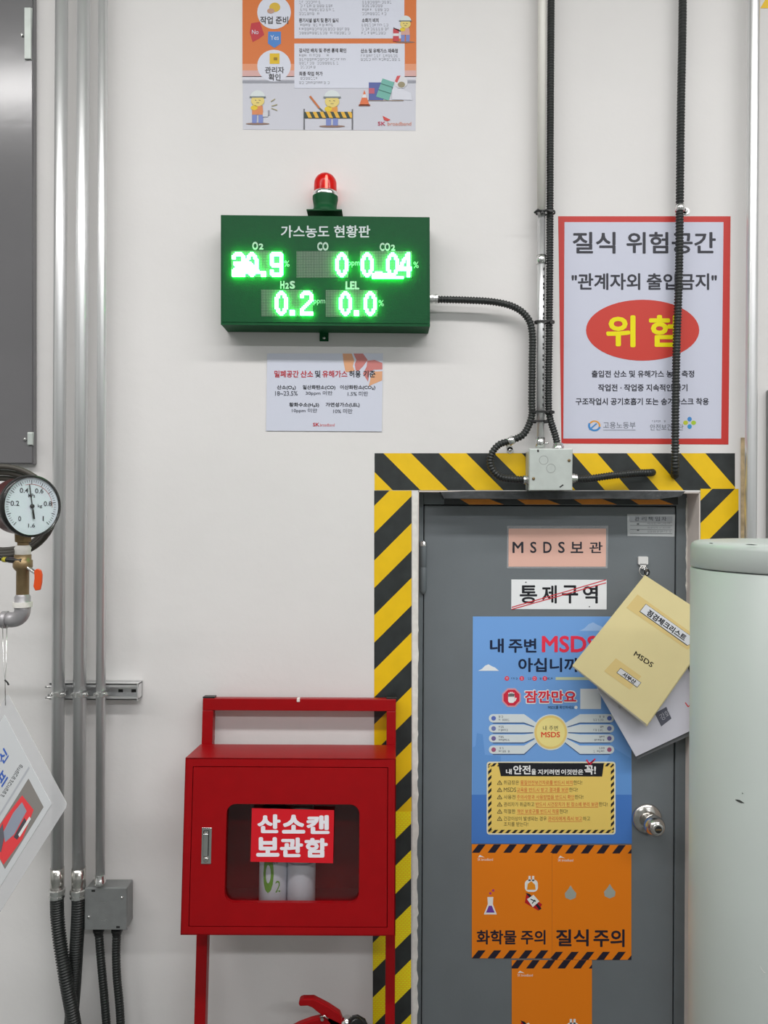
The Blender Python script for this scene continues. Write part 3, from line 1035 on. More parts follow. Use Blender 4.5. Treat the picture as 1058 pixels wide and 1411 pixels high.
m_.poly(PW, [(527, 159.5), (538, 165), (534, 167), (529, 165.5)], rdl, O3)
tag(m_.build('procedure_poster'), 'orange and grey work procedure poster with helmeted workers, above the red beacon', 'poster')

# ------------------------------------------------------------------ gas display
DD = 0.082
PF = Plane((0, -DD, 0), (0, -1, 0))
root = thing('gas_display', PW.p(448, 459), 'green gas concentration display board with lit green digits on the wall', 'display')
m_ = MB()
a = [PF.p(x, y, -0.003) for x, y in ((304, 296), (592, 299), (592.5, 449.5), (304, 447))]
m_.prism(a, (0, DD - 0.004, 0), GREEN)
m_.build('housing', root, bevel=0.0015)
m_ = MB()
m_.slab(PF, [(304.2, 296.3), (591.8, 299.3), (592, 450), (304.2, 447.5)], GREEN, -0.0025, 0)
m_.slab(PF, [(306.5, 298.8), (589, 301.8), (589, 445.6), (306.5, 443.5)], GREEN, 0.0, 0.0015)
wt = ink(206, 212, 216)
m_.text(PF, '가스농도 현황판', 387, 310.5, 510, 327.5, wt, 0.0019, 0.018)
sg = ink(178, 200, 188)
for (t_, x0, x1, y0, y1) in (('O', 347.5, 355.5, 333, 344.5), ('2', 356.5, 363, 335.5, 344), ('CO', 437, 452.5, 333.5, 345.5), ('CO', 523, 537.5, 334.5, 346), ('2', 538.5, 544.5, 337, 345.5),
                             ('H', 386, 392, 387, 398), ('2', 393, 398, 389.5, 398), ('S', 399, 406.5, 387, 398), ('LEL', 476, 495, 387.5, 399)):
    m_.text(PF, t_, x0, y0, x1, y1, sg, 0.0019, 0.045)
for (t_, x0, x1, y0, y1) in (('%', 391.5, 399, 359, 367.5), ('ppm', 479.5, 495.5, 360.5, 368.5), ('%', 569.5, 577, 360.5, 369.5), ('ppm', 432, 448, 413, 420.5), ('%', 521.5, 529, 413.5, 422)):
    m_.text(PF, t_, x0, y0, x1, y1, ink(150, 188, 164), 0.0019, 0.01)
m_.build('front_panel', root)
PITCH = 2.19
panels = {'O2': (319.5, 346.5), 'CO': (409.5, 347), 'CO2': (497, 347), 'H2S': (361, 400), 'LEL': (449.5, 400.5)}
DIG = {
    '0': ["...##...", "..####..", ".##..##.", ".##..##.", "##....##", "##....##", "##....##", "##....##", "##....##", "##....##", "##....##", ".##..##.", ".##..##.", "..####..", "...##..."],
    '2': ["..####..", ".######.", "##....##", "##....##", "......##", "......##", ".....##.", "....##..", "...##...", "..##....", ".##.....", "##......", "##......", "########", "########"],
    '9': [".######.", "########", "##....##", "##....##", "##....##", "##....##", "##....##", "########", ".#######", "......##", "......##", "##....##", "##....##", "########", ".######."],
    '4': [".....##.", "....###.", "....###.", "...####.", "..##.##.", "..##.##.", ".##..##.", ".##..##.", "##...##.", "########", "########", ".....##.", ".....##.", ".....##.", ".....##."],
    '.': ["........"] * 12 + ["..###...", "..###...", "..###..."]}
layout = {'O2': [('2', 0), ('0', 8.4), ('.', 16.2), ('9', 24)], 'CO': [('0', 24)], 'CO2': [('0', 0), ('.', 8.6), ('0', 16), ('4', 24)], 'H2S': [('0', 8), ('.', 15.4), ('2', 24)], 'LEL': [('0', 8), ('.', 15.4), ('0', 23.6)]}
# lit dots added to imitate camera blow-out, no part of the readings
blowout_dots = {'O2': [(c, r) for r in range(6, 13) for c in range(2, 12 + (r - 6))] + [(c, r) for r in (6, 7) for c in (1, 2, 3, 5, 6, 7)],
         'CO2': [(c, r) for r in (13, 14, 15) for c in range(7, 18)] + [(c, 12) for c in range(9, 13)] + [(c, 15) for c in range(18, 27)]}
gas = {'O2': 'oxygen', 'CO': 'carbon monoxide', 'CO2': 'carbon dioxide', 'H2S': 'hydrogen sulphide', 'LEL': 'explosive limit'}
for k_, (x0, y0) in panels.items():
    m_ = MB()
    m_.slab(PF, [(x0 - 1, y0 - 1), (x0 + 32 * PITCH + 0.6, y0 - 1), (x0 + 32 * PITCH + 0.6, y0 + 16 * PITCH + 0.6), (x0 - 1, y0 + 16 * PITCH + 0.6)], DOTS, 0.0016, 0.0022)
    dm = m_.build('led_matrix', root)
    m_ = MB()
    cells = set()
    for ch, c0 in layout[k_]:
        for r, row in enumerate(DIG[ch]):
            for c, v in enumerate(row):
                if v == '#': cells.add((round(c + c0, 1), r + 0.4))
    for c, r in blowout_dots.get(k_, []): cells.add((c, r + 0.4))
    for c, r in sorted(cells):
        px, py = x0 + (c + .5) * PITCH, y0 + (r + .5) * PITCH
        h = PITCH * 0.55
        m_.slab(PF, [(px - h, py - h), (px + h, py - h), (px + h, py + h), (px - h, py + h)], LED, 0.0022, 0.0090)
    m_.build('lit_digits', dm)
m_ = MB()
q = PW.p(446.5, 455)
m_.box((q.x - 0.0115, -0.003, PW.p(446, 470.5).z), (q.x + 0.0115, -0.0005, PW.p(446, 440).z), GREEN)
m_.lathe(PW.p(446.5, 465.5, 0.003), (0, -1, 0), [(0.0038, 0), (0.0036, 0.0015), (0.002, 0.002)], ZINC, 12)
m_.build('mounting_tab', root)

root = thing('warning_beacon', at(448, 297, 1.882), 'red domed beacon lamp standing on top of the green display', 'beacon')
bc = at(448, 296, 1.882)
zb_ = lambda py: at(448, py, 1.882).z - bc.z
sc = 1.882 / F
m_ = MB(); m_.box((bc.x - 24 * sc, bc.y - 0.03, bc.z - 0.001), (bc.x + 24 * sc, bc.y + 0.03, bc.z + 0.002), GREEN)
m_.lathe(bc, (0, 0, 1), [(17 * sc, 0.002), (17 * sc, zb_(290)), (15.8 * sc, zb_(289)), (15.8 * sc, zb_(284)), (17.5 * sc, zb_(275)), (17.3 * sc, zb_(271))], GREEN, 40)
m_.build('beacon_base', root)
m_ = MB(); m_.lathe(bc, (0, 0, 1), [(17.6 * sc, zb_(272)), (17.8 * sc, zb_(270)), (17.2 * sc, zb_(266.5)), (16 * sc, zb_(266))], CHROME, 40)
m_.build('ring', root)
m_ = MB()
pr = [(15.8 * sc, zb_(267)), (15.6 * sc, zb_(256))] + [(15.5 * sc * math.cos(a), zb_(254) + 15 * sc * math.sin(a)) for a in [math.pi / 2 * k / 10 for k in range(0, 10)]] + [(0.001, zb_(239))]
m_.lathe(bc, (0, 0, 1), pr, LENS, 40)
m_.build('lens_dome', root)
m_ = MB()
m_.lathe(bc + Vector((0.002, 0, 0)), (0, 0, 1), [(0.002, zb_(266)), (0.0026, zb_(262)), (0.0026, zb_(247)), (0.0015, zb_(245))], LAMP, 16)
m_.build('bulb', root)

# limits card below it
m_ = MB()
m_.slab(PW, [(368, 487), (527.5, 487), (526, 594.5), (366.5, 593.5)], ink(212, 216, 230), 0.0003, 0.0026)
k0 = 0.0029
m_.poly(PW, [(472, 487.2), (484.5, 487.2), (488, 497), (486, 505), (489, 511), (476, 513), (473.5, 500)], ink(226, 168, 128), k0)
m_.poly(PW, [(487, 487.2), (500, 487.2), (506.5, 496), (500, 505), (493, 512), (490, 510), (488.5, 502), (491, 496)], ink(204, 128, 124), k0)
m_.poly(PW, [(506, 497), (516, 496), (526.8, 500), (526.8, 509), (515, 509.5), (509, 513), (507, 526), (500, 515), (505, 505)], ink(204, 128, 124), k0)
m_.poly(PW, [(516, 512), (526.7, 511.5), (526.5, 524), (508, 532), (511, 519)], ink(226, 168, 128), k0)
rdt, dkt = ink(196, 56, 66), ink(52, 54, 60)
for (t_, x0, x1, c) in (('밀폐공간', 378, 411.5, rdt), ('산소', 414, 431.5, rdt), ('및', 434, 441.5, dkt), ('유해가스', 444, 478.5, rdt), ('허용', 481, 497, dkt), ('기준', 500.5, 517, dkt)):
    m_.text(PW, t_, x0, 510.5, x1, 520, c, k0 + .0004, 0.02)
for (t_, x0, x1, y) in (('산소(O₂)', 381.5, 407.5, 534), ('일산화탄소(CO)', 417, 462, 534), ('이산화탄소(CO₂)', 468.5, 517, 534), ('황화수소(H₂S)', 398.5, 439.5, 558), ('가연성가스(LEL)', 448.5, 495.5, 558)):
    m_.text(PW, t_, x0, y - 3.4, x1, y + 3.4, dkt, k0 + .0004, 0.02)
for (t_, x0, x1, y) in (('18~23.5%', 379, 410, 542), ('30ppm 미만', 421, 458, 542), ('1.5% 미만', 479, 507, 542.5), ('10ppm 미만', 402, 437, 566), ('10% 미만', 459, 485.5, 566.5)):
    m_.text(PW, t_, x0, y - 3.2, x1, y + 3.2, ink(96, 100, 110), k0 + .0004, 0.01)
m_.text(PW, 'SK', 431, 582.5, 440, 587.5, rdt, k0 + .0004, 0.02)
m_.text(PW, 'broadband', 441, 583.5, 461, 587.5, ink(214, 110, 110), k0 + .0004, 0.0)
tag(m_.build('limits_card'), 'white card of gas limit values stuck just below the green display', 'card')

# ------------------------------------------------------------------ red framed asphyxiation notice
m_ = MB()
REDP = ink(200, 60, 54)
m_.slab(PW, [(769, 298), (1006.5, 298), (1003.5, 612.5), (773.5, 611)], REDP, 0.0001, 0.0007)
m_.poly(PW, [(777.7, 306), (996.7, 306), (993.5, 604.3), (776, 604.3)], ink(205, 208, 224), 0.0010)
tx = ink(54, 55, 64)
k1 = 0.0014
m_.text(PW, '질식', 789, 319.5, 848, 349.5, tx, k1, 0.02)
m_.text(PW, '위험공간', 863, 319.5, 986, 349.5, tx, k1, 0.02)
m_.text(PW, '"관계자외', 787.5, 376.5, 882, 399.5, tx, k1, 0.022)
m_.text(PW, '출입금지"', 891, 376.5, 987.5, 399.5, tx, k1, 0.022)
m_.ell(PW, 885.3, 455, 78, 42, ink(205, 66, 56), k1, 56)
yy = ink(240, 226, 0)
m_.text(PW, '위', 835, 434.5, 875.5, 478.5, yy, k1 + .0004, 0.03)
m_.text(PW, '험', 894, 434, 934, 478, yy, k1 + .0004, 0.03)
m_.text(PW, '출입전 산소 및 유해가스 농도 측정', 815, 510.3, 956.3, 520, tx, k1, 0.022)
m_.text(PW, '작업전 · 작업중 지속적인 환기', 824, 529.3, 947, 539.2, tx, k1, 0.022)
m_.text(PW, '구조작업시 공기호흡기 또는 송기마스크 착용', 793, 548.2, 976.5, 558.2, tx, k1, 0.022)
gl = ink(120, 124, 134)
m_.text(PW, '고용노동부', 831, 581.5, 875.5, 590.5, gl, k1, 0.004)
m_.rect(PW, 831, 592.3, 875.5, 593, gl, k1)
m_.text(PW, '안전보건공단', 895.6, 584.5, 941.5, 593, gl, k1, 0.004)
m_.scrib(PW, 897, 918, 580.5, 2.6, gl, k1)
ob, oo = ink(70, 140, 205), ink(228, 160, 70)
for k in range(14):
    a0, a1 = math.radians(-150 + k * 14), math.radians(-150 + (k + 1) * 14)
    f = lambda a, r: (819 + r * 8.3 * math.cos(a + .0), 586.5 + r * 7.2 * math.sin(a))
    m_.poly(PW, [f(a0, 1), f(a1, 1), f(a1, .72), f(a0, .72)], oo, k1)
    b0, b1 = math.radians(15 + k * 14), math.radians(15 + (k + 1) * 14)
    m_.poly(PW, [f(b0, 1.08), f(b1, 1.08), f(b1, .74), f(b0, .74)], ob, k1 + .0002)
m_.line(PW, [(812, 592), (822, 583.5)], 1.8, ob, k1 + .0003)
for dx, dy, c in ((0, -5, ob), (0, 5.3, ink(60, 150, 205)), (-5.5, 0, ink(190, 200, 60)), (5.5, 0, ink(170, 200, 60))):
    m_.ell(PW, 950 + dx, 582.5 + dy, 3.4 if dx else 3.0, 3.0 if dx else 3.2, c, k1, 14)
tag(m_.build('asphyxiation_notice'), 'red bordered asphyxiation danger notice with a red oval on the wall above the door', 'notice')

# ------------------------------------------------------------------ middle conduit and black flexible conduits
DC = 1.882
PAINTED = mat('conduit_white_paint', rgb(214, 212, 205, 0.85), 0.45)
root = thing('steel_conduit', at(744.5, 617, DC), 'thin conduit dropping into the pale junction box, painted white above the first cable tie', 'conduit')
m_ = MB(); m_.tube([at(748, -420, DC), at(747, 0, DC), at(745.8, 292, DC)], 0.0105, PAINTED, 24); m_.build('painted_length', root)
m_ = MB(); m_.tube([at(745.8, 290, DC), at(745.3, 450, DC), at(744.4, 616, DC)], 0.0101, GALV, 24)
for k in range(26):
    y = 372 + k * 8.3 + (k * 37 % 5)
    if 440 < y < 450 or 562 < y < 588: continue
    c = at(748.3 - (y - 372) * .005, y, DC)
    m_.box((c.x - 0.0022, c.y - 0.0105, c.z - 0.003), (c.x + 0.0012, c.y - 0.0080, c.z + 0.003), DARKSLOT)
m_.build('bare_length', root)
for y0, y1 in ((352, 364), (603, 617)):
    m_ = MB(); m_.tube([at(745.7 - (y0 - 352) * .005, y0, DC), at(745.6 - (y0 - 352) * .005, (y0 + y1) / 2, DC), at(745.5 - (y0 - 352) * .005, y1, DC)], 0.0122, ZINC, 24); m_.build('coupling', root)
c = at(751, 611, DC - .01)
m_ = MB(); m_.lathe(c, (1, -0.6, 0), [(0.0035, 0), (0.0035, 0.006), (0.002, 0.008)], ZINC, 8); m_.build('set_screw', root)
for y, xa, xb in ((293, 738, 765), (444, 736, 764), (568, 729, 764), (581, 728, 756)):
    root_m = MB()
    cL, cR = at(xa, y, DC), at(xb, y, DC)
    hw = 0.0135
    prof = []
    for k in range(33):
        a = math.pi / 2 + 2 * math.pi * k / 32
        cc = cL if math.cos(a) < 0 else cR
        cx_ = cL.x + hw if math.cos(a) < -1e-6 else cR.x - hw
        prof.append(Vector((cx_ + hw * math.cos(a), cL.y - hw * math.sin(a), cL.z)))
    for a, b_ in zip(prof, prof[1:]):
        if (b_ - a).length < 1e-7: continue
        nrm = (b_ - a).cross(Vector((0, 0, 1))).normalized() * 0.0014
        root_m.prism([a + Vector((0, 0, -.0025)), b_ + Vector((0, 0, -.0025)), b_ + Vector((0, 0, .0025)), a + Vector((0, 0, .0025))], nrm, BLACKTIE)
    hd = at(xb - 4, y, DC - .016) if y != 293 else at(747, y - 1, DC - .016)
    root_m.box((hd.x - 0.004, hd.y - 0.003, hd.z - 0.004), (hd.x + 0.004, hd.y + 0.003, hd.z + 0.004), BLACKTIE)
    if y == 293:
        for s_ in (-1, 1):
            root_m.tube([hd, hd + Vector((s_ * .012, -.004, .004)), hd + Vector((s_ * .020, 0, -.003))], 0.0028, BLACKTIE, 6)
    lab = {293: 'topmost black tie, knotted where the conduit paint ends', 444: 'black tie just below the bend of the display hose', 568: 'black tie above the lowest one, near the pale junction box', 581: 'lowest black tie on the thin conduit, above the pale junction box'}[y]
    tag(root_m.build('cable_tie'), lab, 'cable tie', 'cable ties on the thin conduit')

root = thing('flexible_conduit', at(768, 612, DC), 'black ribbed hose running down beside the thin conduit into the pale box top', 'hose', 'black ribbed hoses by the door')
m_ = MB(); corrugated(m_, [at(762, -420, DC), at(759.2, 0, DC), at(758, 200, DC), at(757.4, 350, DC), at(756.5, 460, DC), at(755.6, 550, DC), at(757.5, 575, DC), at(764, 597, DC), at(768, 612, DC)], 0.0092, BLACKFLEX, 0.0066); m_.build('hose', root)
m_ = MB(); m_.lathe(at(768.8, 618.5, DC), (0, 0, 1), [(0.0145, 0), (0.0145, 0.007), (0.0125, 0.008), (0.0125, 0.014), (0.0105, 0.015)], ZINC, 14); m_.build('connector', root)
root = thing('flexible_conduit', at(597, 412, DC), 'black ribbed hose looping from the green display to the side of the pale box', 'hose', 'black ribbed hoses by the door')
m_ = MB()
corrugated(m_, [at(600, 412.5, DC), at(640, 413.5, DC), at(680, 416, DC), at(708, 423, DC), at(726, 437, DC), at(733, 458, DC), at(733, 500, DC), at(732.5, 550, DC), at(732, 575, DC), at(721.5, 598, DC - .003), at(704, 607, DC - .003), at(688, 612.5, DC - .003), at(678, 624, DC - .003), at(675.3, 637, DC - .003), at(680.5, 650, DC - .003), at(693, 658.5, DC - .003), at(722, 661, DC - .003)], 0.0094, BLACKFLEX, 0.0074)
m_.build('hose', root)
m_ = MB(); m_.lathe(at(592, 412, DC), (1, 0, 0), [(0.0125, 0), (0.0125, 0.007), (0.0105, 0.008), (0.0105, 0.014), (0.012, 0.015), (0.012, 0.020), (0.0095, 0.021)], ZINC, 12, smooth=False); m_.build('display_gland', root)
m_ = MB(); m_.lathe(at(731, 661, DC - .003), (-1, 0, 0), [(0.0125, 0), (0.0125, 0.009), (0.0105, 0.010), (0.0105, 0.016), (0.0115, 0.0165), (0.0115, 0.019)], ZINC, 12, smooth=False); m_.build('box_gland', root)
root = thing('flexible_conduit', at(790, 659, DC), 'short black hose from the pale box into a hole in the striped tape', 'hose', 'black ribbed hoses by the door')
m_ = MB(); pp = [at(793, 660, DC), at(815, 659, DC), at(845, 655, DC), at(875, 652, DC + .005), at(893, 651.5, DC + .012), at(899, 651, DC + .035)]
corrugated(m_, pp, 0.0096, BLACKFLEX, 0.0066); m_.build('hose', root)
m_ = MB(); m_.lathe(at(786, 659, DC), (1, 0, 0), [(0.0125, 0), (0.0125, 0.009), (0.0105, 0.010), (0.0105, 0.016)], ZINC, 12, smooth=False); m_.build('connector', root)
m_ = MB()
corrugated(m_, [at(944, -420, DC + .01), at(940.5, 0, DC + .01), at(938, 150, DC + .01), at(936.5, 280, DC + .01), at(935.3, 380, DC + .012), at(932, 480, DC + .010), at(930.5, 560, DC + .008), at(930, 640, DC + .006), at(929.3, 655, DC + .035)], 0.0102, BLACKFLEX, 0.0078)
tag(m_.build('flexible_conduit'), 'black ribbed hose hanging down across the red bordered notice', 'hose', 'black ribbed hoses by the door')


def saddle(px, py, depth, r, ax, sx, sy, lab):
    c = at(px, py, depth)
    root_ = thing('hose_clip', c, lab, 'clip', 'metal hose clips')
    q = MB()
    ax = Vector(ax).normalized()
    q.lathe(c - ax * 0.008, ax, [(r, 0), (r + 0.001, 0.0005), (r + 0.001, 0.0155), (r, 0.016)], ZINC, 20)
    q.build('band', root_)
    q = MB()
    t_ = PW.p(sx, sy, 0)
    q.lathe(t_ + Vector((0, -0.0012, 0)), (0, -1, 0), [(0.0085, 0), (0.0085, 0.0015)], ZINC, 16)
    n_ = (Vector((c.x, 0, c.z)) - t_).normalized()
    side = n_.cross(Vector((0, 1, 0))).normalized() * 0.007
    q.prism([t_ + side + Vector((0, -.0012, 0)), t_ - side + Vector((0, -.0012, 0)), t_ - side + n_ * 0.02 + Vector((0, -.0012, 0)), t_ + side + n_ * 0.02 + Vector((0, -.0012, 0))], (0, -0.0015, 0), ZINC)
    q.build('tab', root_)
    q = MB()
    q.lathe(t_ + Vector((0, -0.0028, 0)), (0, -1, 0), [(0.0045, 0), (0.004, 0.0015), (0.002, 0.002)], ZINC, 12)
    q.box((t_.x - .003, -0.0052, t_.z - .0006), (t_.x + .003, -0.0045, t_.z + .0006), DARKSLOT)
    q.build('screw', root_)


saddle(703.5, 607.3, DC - .003, 0.0102, (1, 0, .5), 702.5, 620.5, 'metal clip with a screw tab on the looping hose above the striped tape')
saddle(936.5, 287, DC + .01, 0.0108, (0, 0, 1), 944.8, 291.5, 'metal clip on the hanging hose at the top edge of the red notice')

# pale junction box
PJ = Plane((0, -0.068, 0), (0, -1, 0))
root = thing('junction_box', PW.p(758, 676), 'pale square junction box on the striped tape over the door', 'junction box')
m_ = MB(); m_.prism([PJ.p(x, y, -0.003) for x, y in ((730.5, 620), (787.5, 620), (787.5, 674.5), (730.5, 674.5))], (0, 0.064, 0), BOXGREY); m_.build('box_body', root, bevel=0.003)
m_ = MB(); m_.slab(PJ, [(729.5, 618.8), (788.5, 618.8), (788.5, 675.5), (729.5, 675.5)], BOXGREY, -0.0025, 0.0); lid = m_.build('lid', root, bevel=0.0012)
for (x, y) in ((749, 634), (759, 645.5)):
    m_ = MB()
    for k in range(18):
        a0, a1 = math.radians(k * 20), math.radians(k * 20 + 20)
        m_.poly(PJ, [(x + math.cos(a0) * 6.3, y + math.sin(a0) * 6.3), (x + math.cos(a1) * 6.3, y + math.sin(a1) * 6.3), (x + math.cos(a1) * 5.8, y + math.sin(a1) * 5.8), (x + math.cos(a0) * 5.8, y + math.sin(a0) * 5.8)], BOXDARK, 0.0003)
    m_.build('knockout_mark', lid)
m_ = MB(); m_.rect(PJ, 740, 619.5, 742.5, 623, DARKSLOT, 0.0003); m_.build('lid_slot', lid)
m_ = MB(); m_.line(PJ, [(771, 671.5), (776, 668)], 1.8, DARKSLOT, 0.0003); m_.build('lid_slot', lid)
for (x, y) in ((784, 634.5), (735, 659.5)):
    m_ = MB(); m_.lathe(PJ.p(x, y), (0, -1, 0), [(0.004, 0), (0.0036, 0.002), (0.002, 0.0025)], BRASS, 12); m_.build('screw', lid)

# ------------------------------------------------------------------ far right wall fittings
m_ = MB(); m_.tube([at(1041.3, -420, 1.878), at(1038.5, 0, 1.878), at(1034.6, 620, 1.878), at(1030, 1500, 1.878)], 0.0142, GALV, 28)
tag(m_.build('steel_conduit'), 'galvanised conduit rising behind the pale green drum, beside the red notice', 'conduit')
m_ = MB(); m_.slab(PW, [(1021.5, 603), (1026, 603), (1024, 1500), (1019.5, 1500)], mat('bare_timber', rgb(176, 156, 122, 0.8), 0.7, noise=0.3, nscale=40), 0.0, 0.004)
tag(m_.build('timber_strip'), 'thin bare brownish strip on the wall tight beside the conduit behind the drum', 'strip')
m_ = MB(); m_.prism([PW.p(x, y, 0.02) for x, y in ((1060.5, 536), (1150, 536), (1150, 760), (1060, 760))], (0, 0.019, 0), BOXDARK)
tag(m_.build('switch_box', bevel=0.003), 'edge of a grey metal box on the wall past the conduit above the drum', 'box')
m_ = MB(); m_.slab(PW, [(1047.5, 11.2), (1092, -66), (1136, 11.2)], YEL, 0.0001, 0.0008)
tag(m_.build('warning_sticker'), 'yellow triangular sticker corner at the very top of the wall past the conduit', 'sticker')

# ------------------------------------------------------------------ signs on the door
def on_door(mb, pts, m__, t0=0.0002, t1=0.0008):
    mb.slab(PDL, pts, m__, t0, t1)


PDL = Plane((0, 0.0815, 0), (0, -1, 0))
ED = 0.78
m_ = MB()
m_.slab(PDL, [(698.8, 724.5), (838, 724.5), (837, 783), (698.5, 783)], pouch('sleeve_film', 0.22), 0.0001, 0.0004)
root = thing('storage_sign', PDL.p(768, 783), 'pink MSDS storage sign in a clear sleeve, uppermost of the large door signs', 'sign')
m_.build('clear_sleeve', root)
m_ = MB()
m_.slab(PDL, [(700.7, 728.4), (835, 728.4), (834.5, 780.8), (700.5, 780.8)], ink(214, 172, 158, ED), 0.0005, 0.0009)
for (t_, x0, x1) in (('M', 706, 721), ('S', 730.5, 739), ('D', 748.5, 760), ('S', 769, 778), ('보', 786, 803.5), ('관', 812, 830)):
    m_.text(PDL, t_, x0, 746.5, x1, 762, tx, 0.0012, 0.016)
m_.build('sign_sheet', root)
m_ = MB()
m_.slab(PDL, [(704.5, 798.5), (835.8, 799), (835.6, 839.8), (704.3, 839.3)], ink(222, 224, 226, ED), 0.0002, 0.0012)
bk = ink(34, 35, 40, ED)
for (t_, x0, x1) in (('통', 716, 740), ('제', 746.5, 767), ('구', 774, 796.5), ('역', 803, 823.5)):
    m_.text(PDL, t_, x0, 806.5, x1, 831.5, bk, 0.0015, 0.022)
rl = ink(196, 56, 66, ED)
m_.line(PDL, [(705, 836.8), (835, 798.9)], 1.3, rl, 0.0018)
m_.line(PDL, [(705, 839.6), (835, 803)], 1.3, rl, 0.0018)
for (x, y) in ((724.5, 802.3), (812, 836)):
    m_.ell(PDL, x, y, 1, .8, bk, 0.0018, 8)
tag(m_.build('controlled_area_sign'), 'white controlled area sign struck through by two red lines on the door', 'sign')
m_ = MB()
m_.slab(PDL, [(864, 708.5), (930, 709), (929, 739.5), (864.5, 738.5)], ink(178, 182, 184, ED), 0.0002, 0.0007)
m_.rect(PDL, 867, 711.5, 926.5, 718.5, ink(158, 162, 166, ED), 0.001)
for (t_, x0) in (('관', 874.5), ('리', 884), ('책', 893), ('임', 902.5), ('자', 911.5)):
    m_.text(PDL, t_, x0, 712, x0 + 6.5, 717.8, ink(84, 88, 92, ED), 0.0013, 0.01)
for y in (719, 724, 729.5, 735):
    m_.line(PDL, [(868, y), (926, y + .5)], 0.5, ink(110, 114, 118, ED), 0.0013)
for (x, y) in ((878.5, 722), (878.5, 730.5)):
    m_.rect(PDL, x - 1, y - 1, x + 2, y + 1, ink(100, 104, 108, ED), 0.0013)
for y in (721.5, 727, 732.5):
    m_.scrib(PDL, 892, 924, y, 2.2, ink(140, 144, 148, ED), 0.0013)
tag(m_.build('manager_label'), 'small silvery form label at the top corner of the door near the latch side', 'label')

# blue information poster
m_ = MB()
m_.slab(PDL, [(651.5, 849.5), (869, 849.5), (870.5, 1162.5), (649.5, 1162.5)], ink(112, 158, 216, ED), 0.0002, 0.0008)
k2 = 0.0011
m_.poly(PDL, [(650, 1095), (870.2, 1095), (870.5, 1162.5), (649.5, 1162.5)], ink(70, 118, 190, ED), k2)
sky2 = ink(98, 146, 206, ED)
for q in ([(651, 1030), (655, 1028), (657, 1010), (665, 1012), (668, 1040), (690, 1042), (690, 1095), (651, 1095)], [(830, 1060), (845, 1030), (869, 1045), (869.5, 1095), (826, 1095)]):
    m_.poly(PDL, q, sky2, k2)
cl = ink(150, 182, 224, ED)
for (cx, cy, s_, c) in ((817, 867, 1.2, cl), (673, 922.5, 0.9, ink(222, 226, 230, ED))):
    m_.poly(PDL, [(cx - 16 * s_, cy + 2 * s_), (cx - 10 * s_, cy - 1 * s_), (cx - 5 * s_, cy - 6 * s_), (cx, cy - 8 * s_), (cx + 5 * s_, cy - 5 * s_), (cx + 10 * s_, cy - 3 * s_), (cx + 16 * s_, cy + 2 * s_)], c, k2)
nv = ink(30, 40, 66, ED); rm = ink(222, 52, 78, ED)
m_.text(PDL, '내', 675, 879.8, 694, 899.5, nv, k2 + .0003, 0.025)
m_.text(PDL, '주변', 700.5, 879.8, 739, 899.5, nv, k2 + .0003, 0.025)
m_.text(PDL, 'MSDS', 746.5, 876, 823, 899, rm, k2 + .0003, 0.025)
m_.text(PDL, '아십니까', 714, 906.5, 798, 926, nv, k2 + .0003, 0.025)
m_.text(PDL, '?', 802, 906.5, 811, 926, nv, k2 + .0003, 0.025)
for x, ch in ((698.4, 'M'), (718.8, 'S'), (736.5, 'D'), (750.6, 'S')):
    m_.ell(PDL, x, 934.8, 3.2, 3.2, rm, k2 + .0003, 14)
    m_.text(PDL, ch, x - 1.3, 933, x + 1.3, 936.6, wh, k2 + .0006, 0)
for x0, x1 in ((702, 715), (722.5, 732), (740, 746), (754, 764)):
    m_.scrib(PDL, x0, x1, 935, 2.6, nv, k2 + .0003)
m_.rect(PDL, 765.5, 933, 812, 937, ink(190, 200, 170, ED), k2 + .0003)
oct_ = lambda r: [(704.6 + r * math.cos(math.radians(22.5 + 45 * i)), 961.3 + r * math.sin(math.radians(22.5 + 45 * i))) for i in range(8)]
m_.poly(PDL, oct_(14), ink(206, 150, 160, ED), k2 + .0003); m_.poly(PDL, oct_(11.8), ink(200, 44, 66, ED), k2 + .0006)
wp = ink(226, 226, 226, ED)
m_.poly(PDL, rrect(700, 955.5, 709, 968.5, 3), wp, k2 + .0009)
for i in range(4):
    m_.rect(PDL, 700.2 + i * 2.2, 953 + abs(i - 1.5), 701.9 + i * 2.2, 960, wp, k2 + .0009)
m_.line(PDL, [(709, 966), (711, 961.5)], 2, wp, k2 + .0009)
m_.text(PDL, '잠깐만요', 721.5, 950, 795.5, 970, wp, k2 + .0003, 0.07)
m_.text(PDL, '잠깐만요', 723, 951.5, 794, 968.5, ink(206, 46, 66, ED), k2 + .0006, 0.03)
m_.text(PDL, 'MSDS를 확인하세요', 755, 972.3, 790.5, 977, nv, k2 + .0003, 0.0)
m_.ell(PDL, 793.5, 974.7, 2.3, 2.3, wp, k2 + .0003, 12)
m_.rect(PDL, 799.4, 949, 828, 977, ink(214, 218, 220, ED), k2 + .0003)
pill = ink(206, 214, 216, ED)
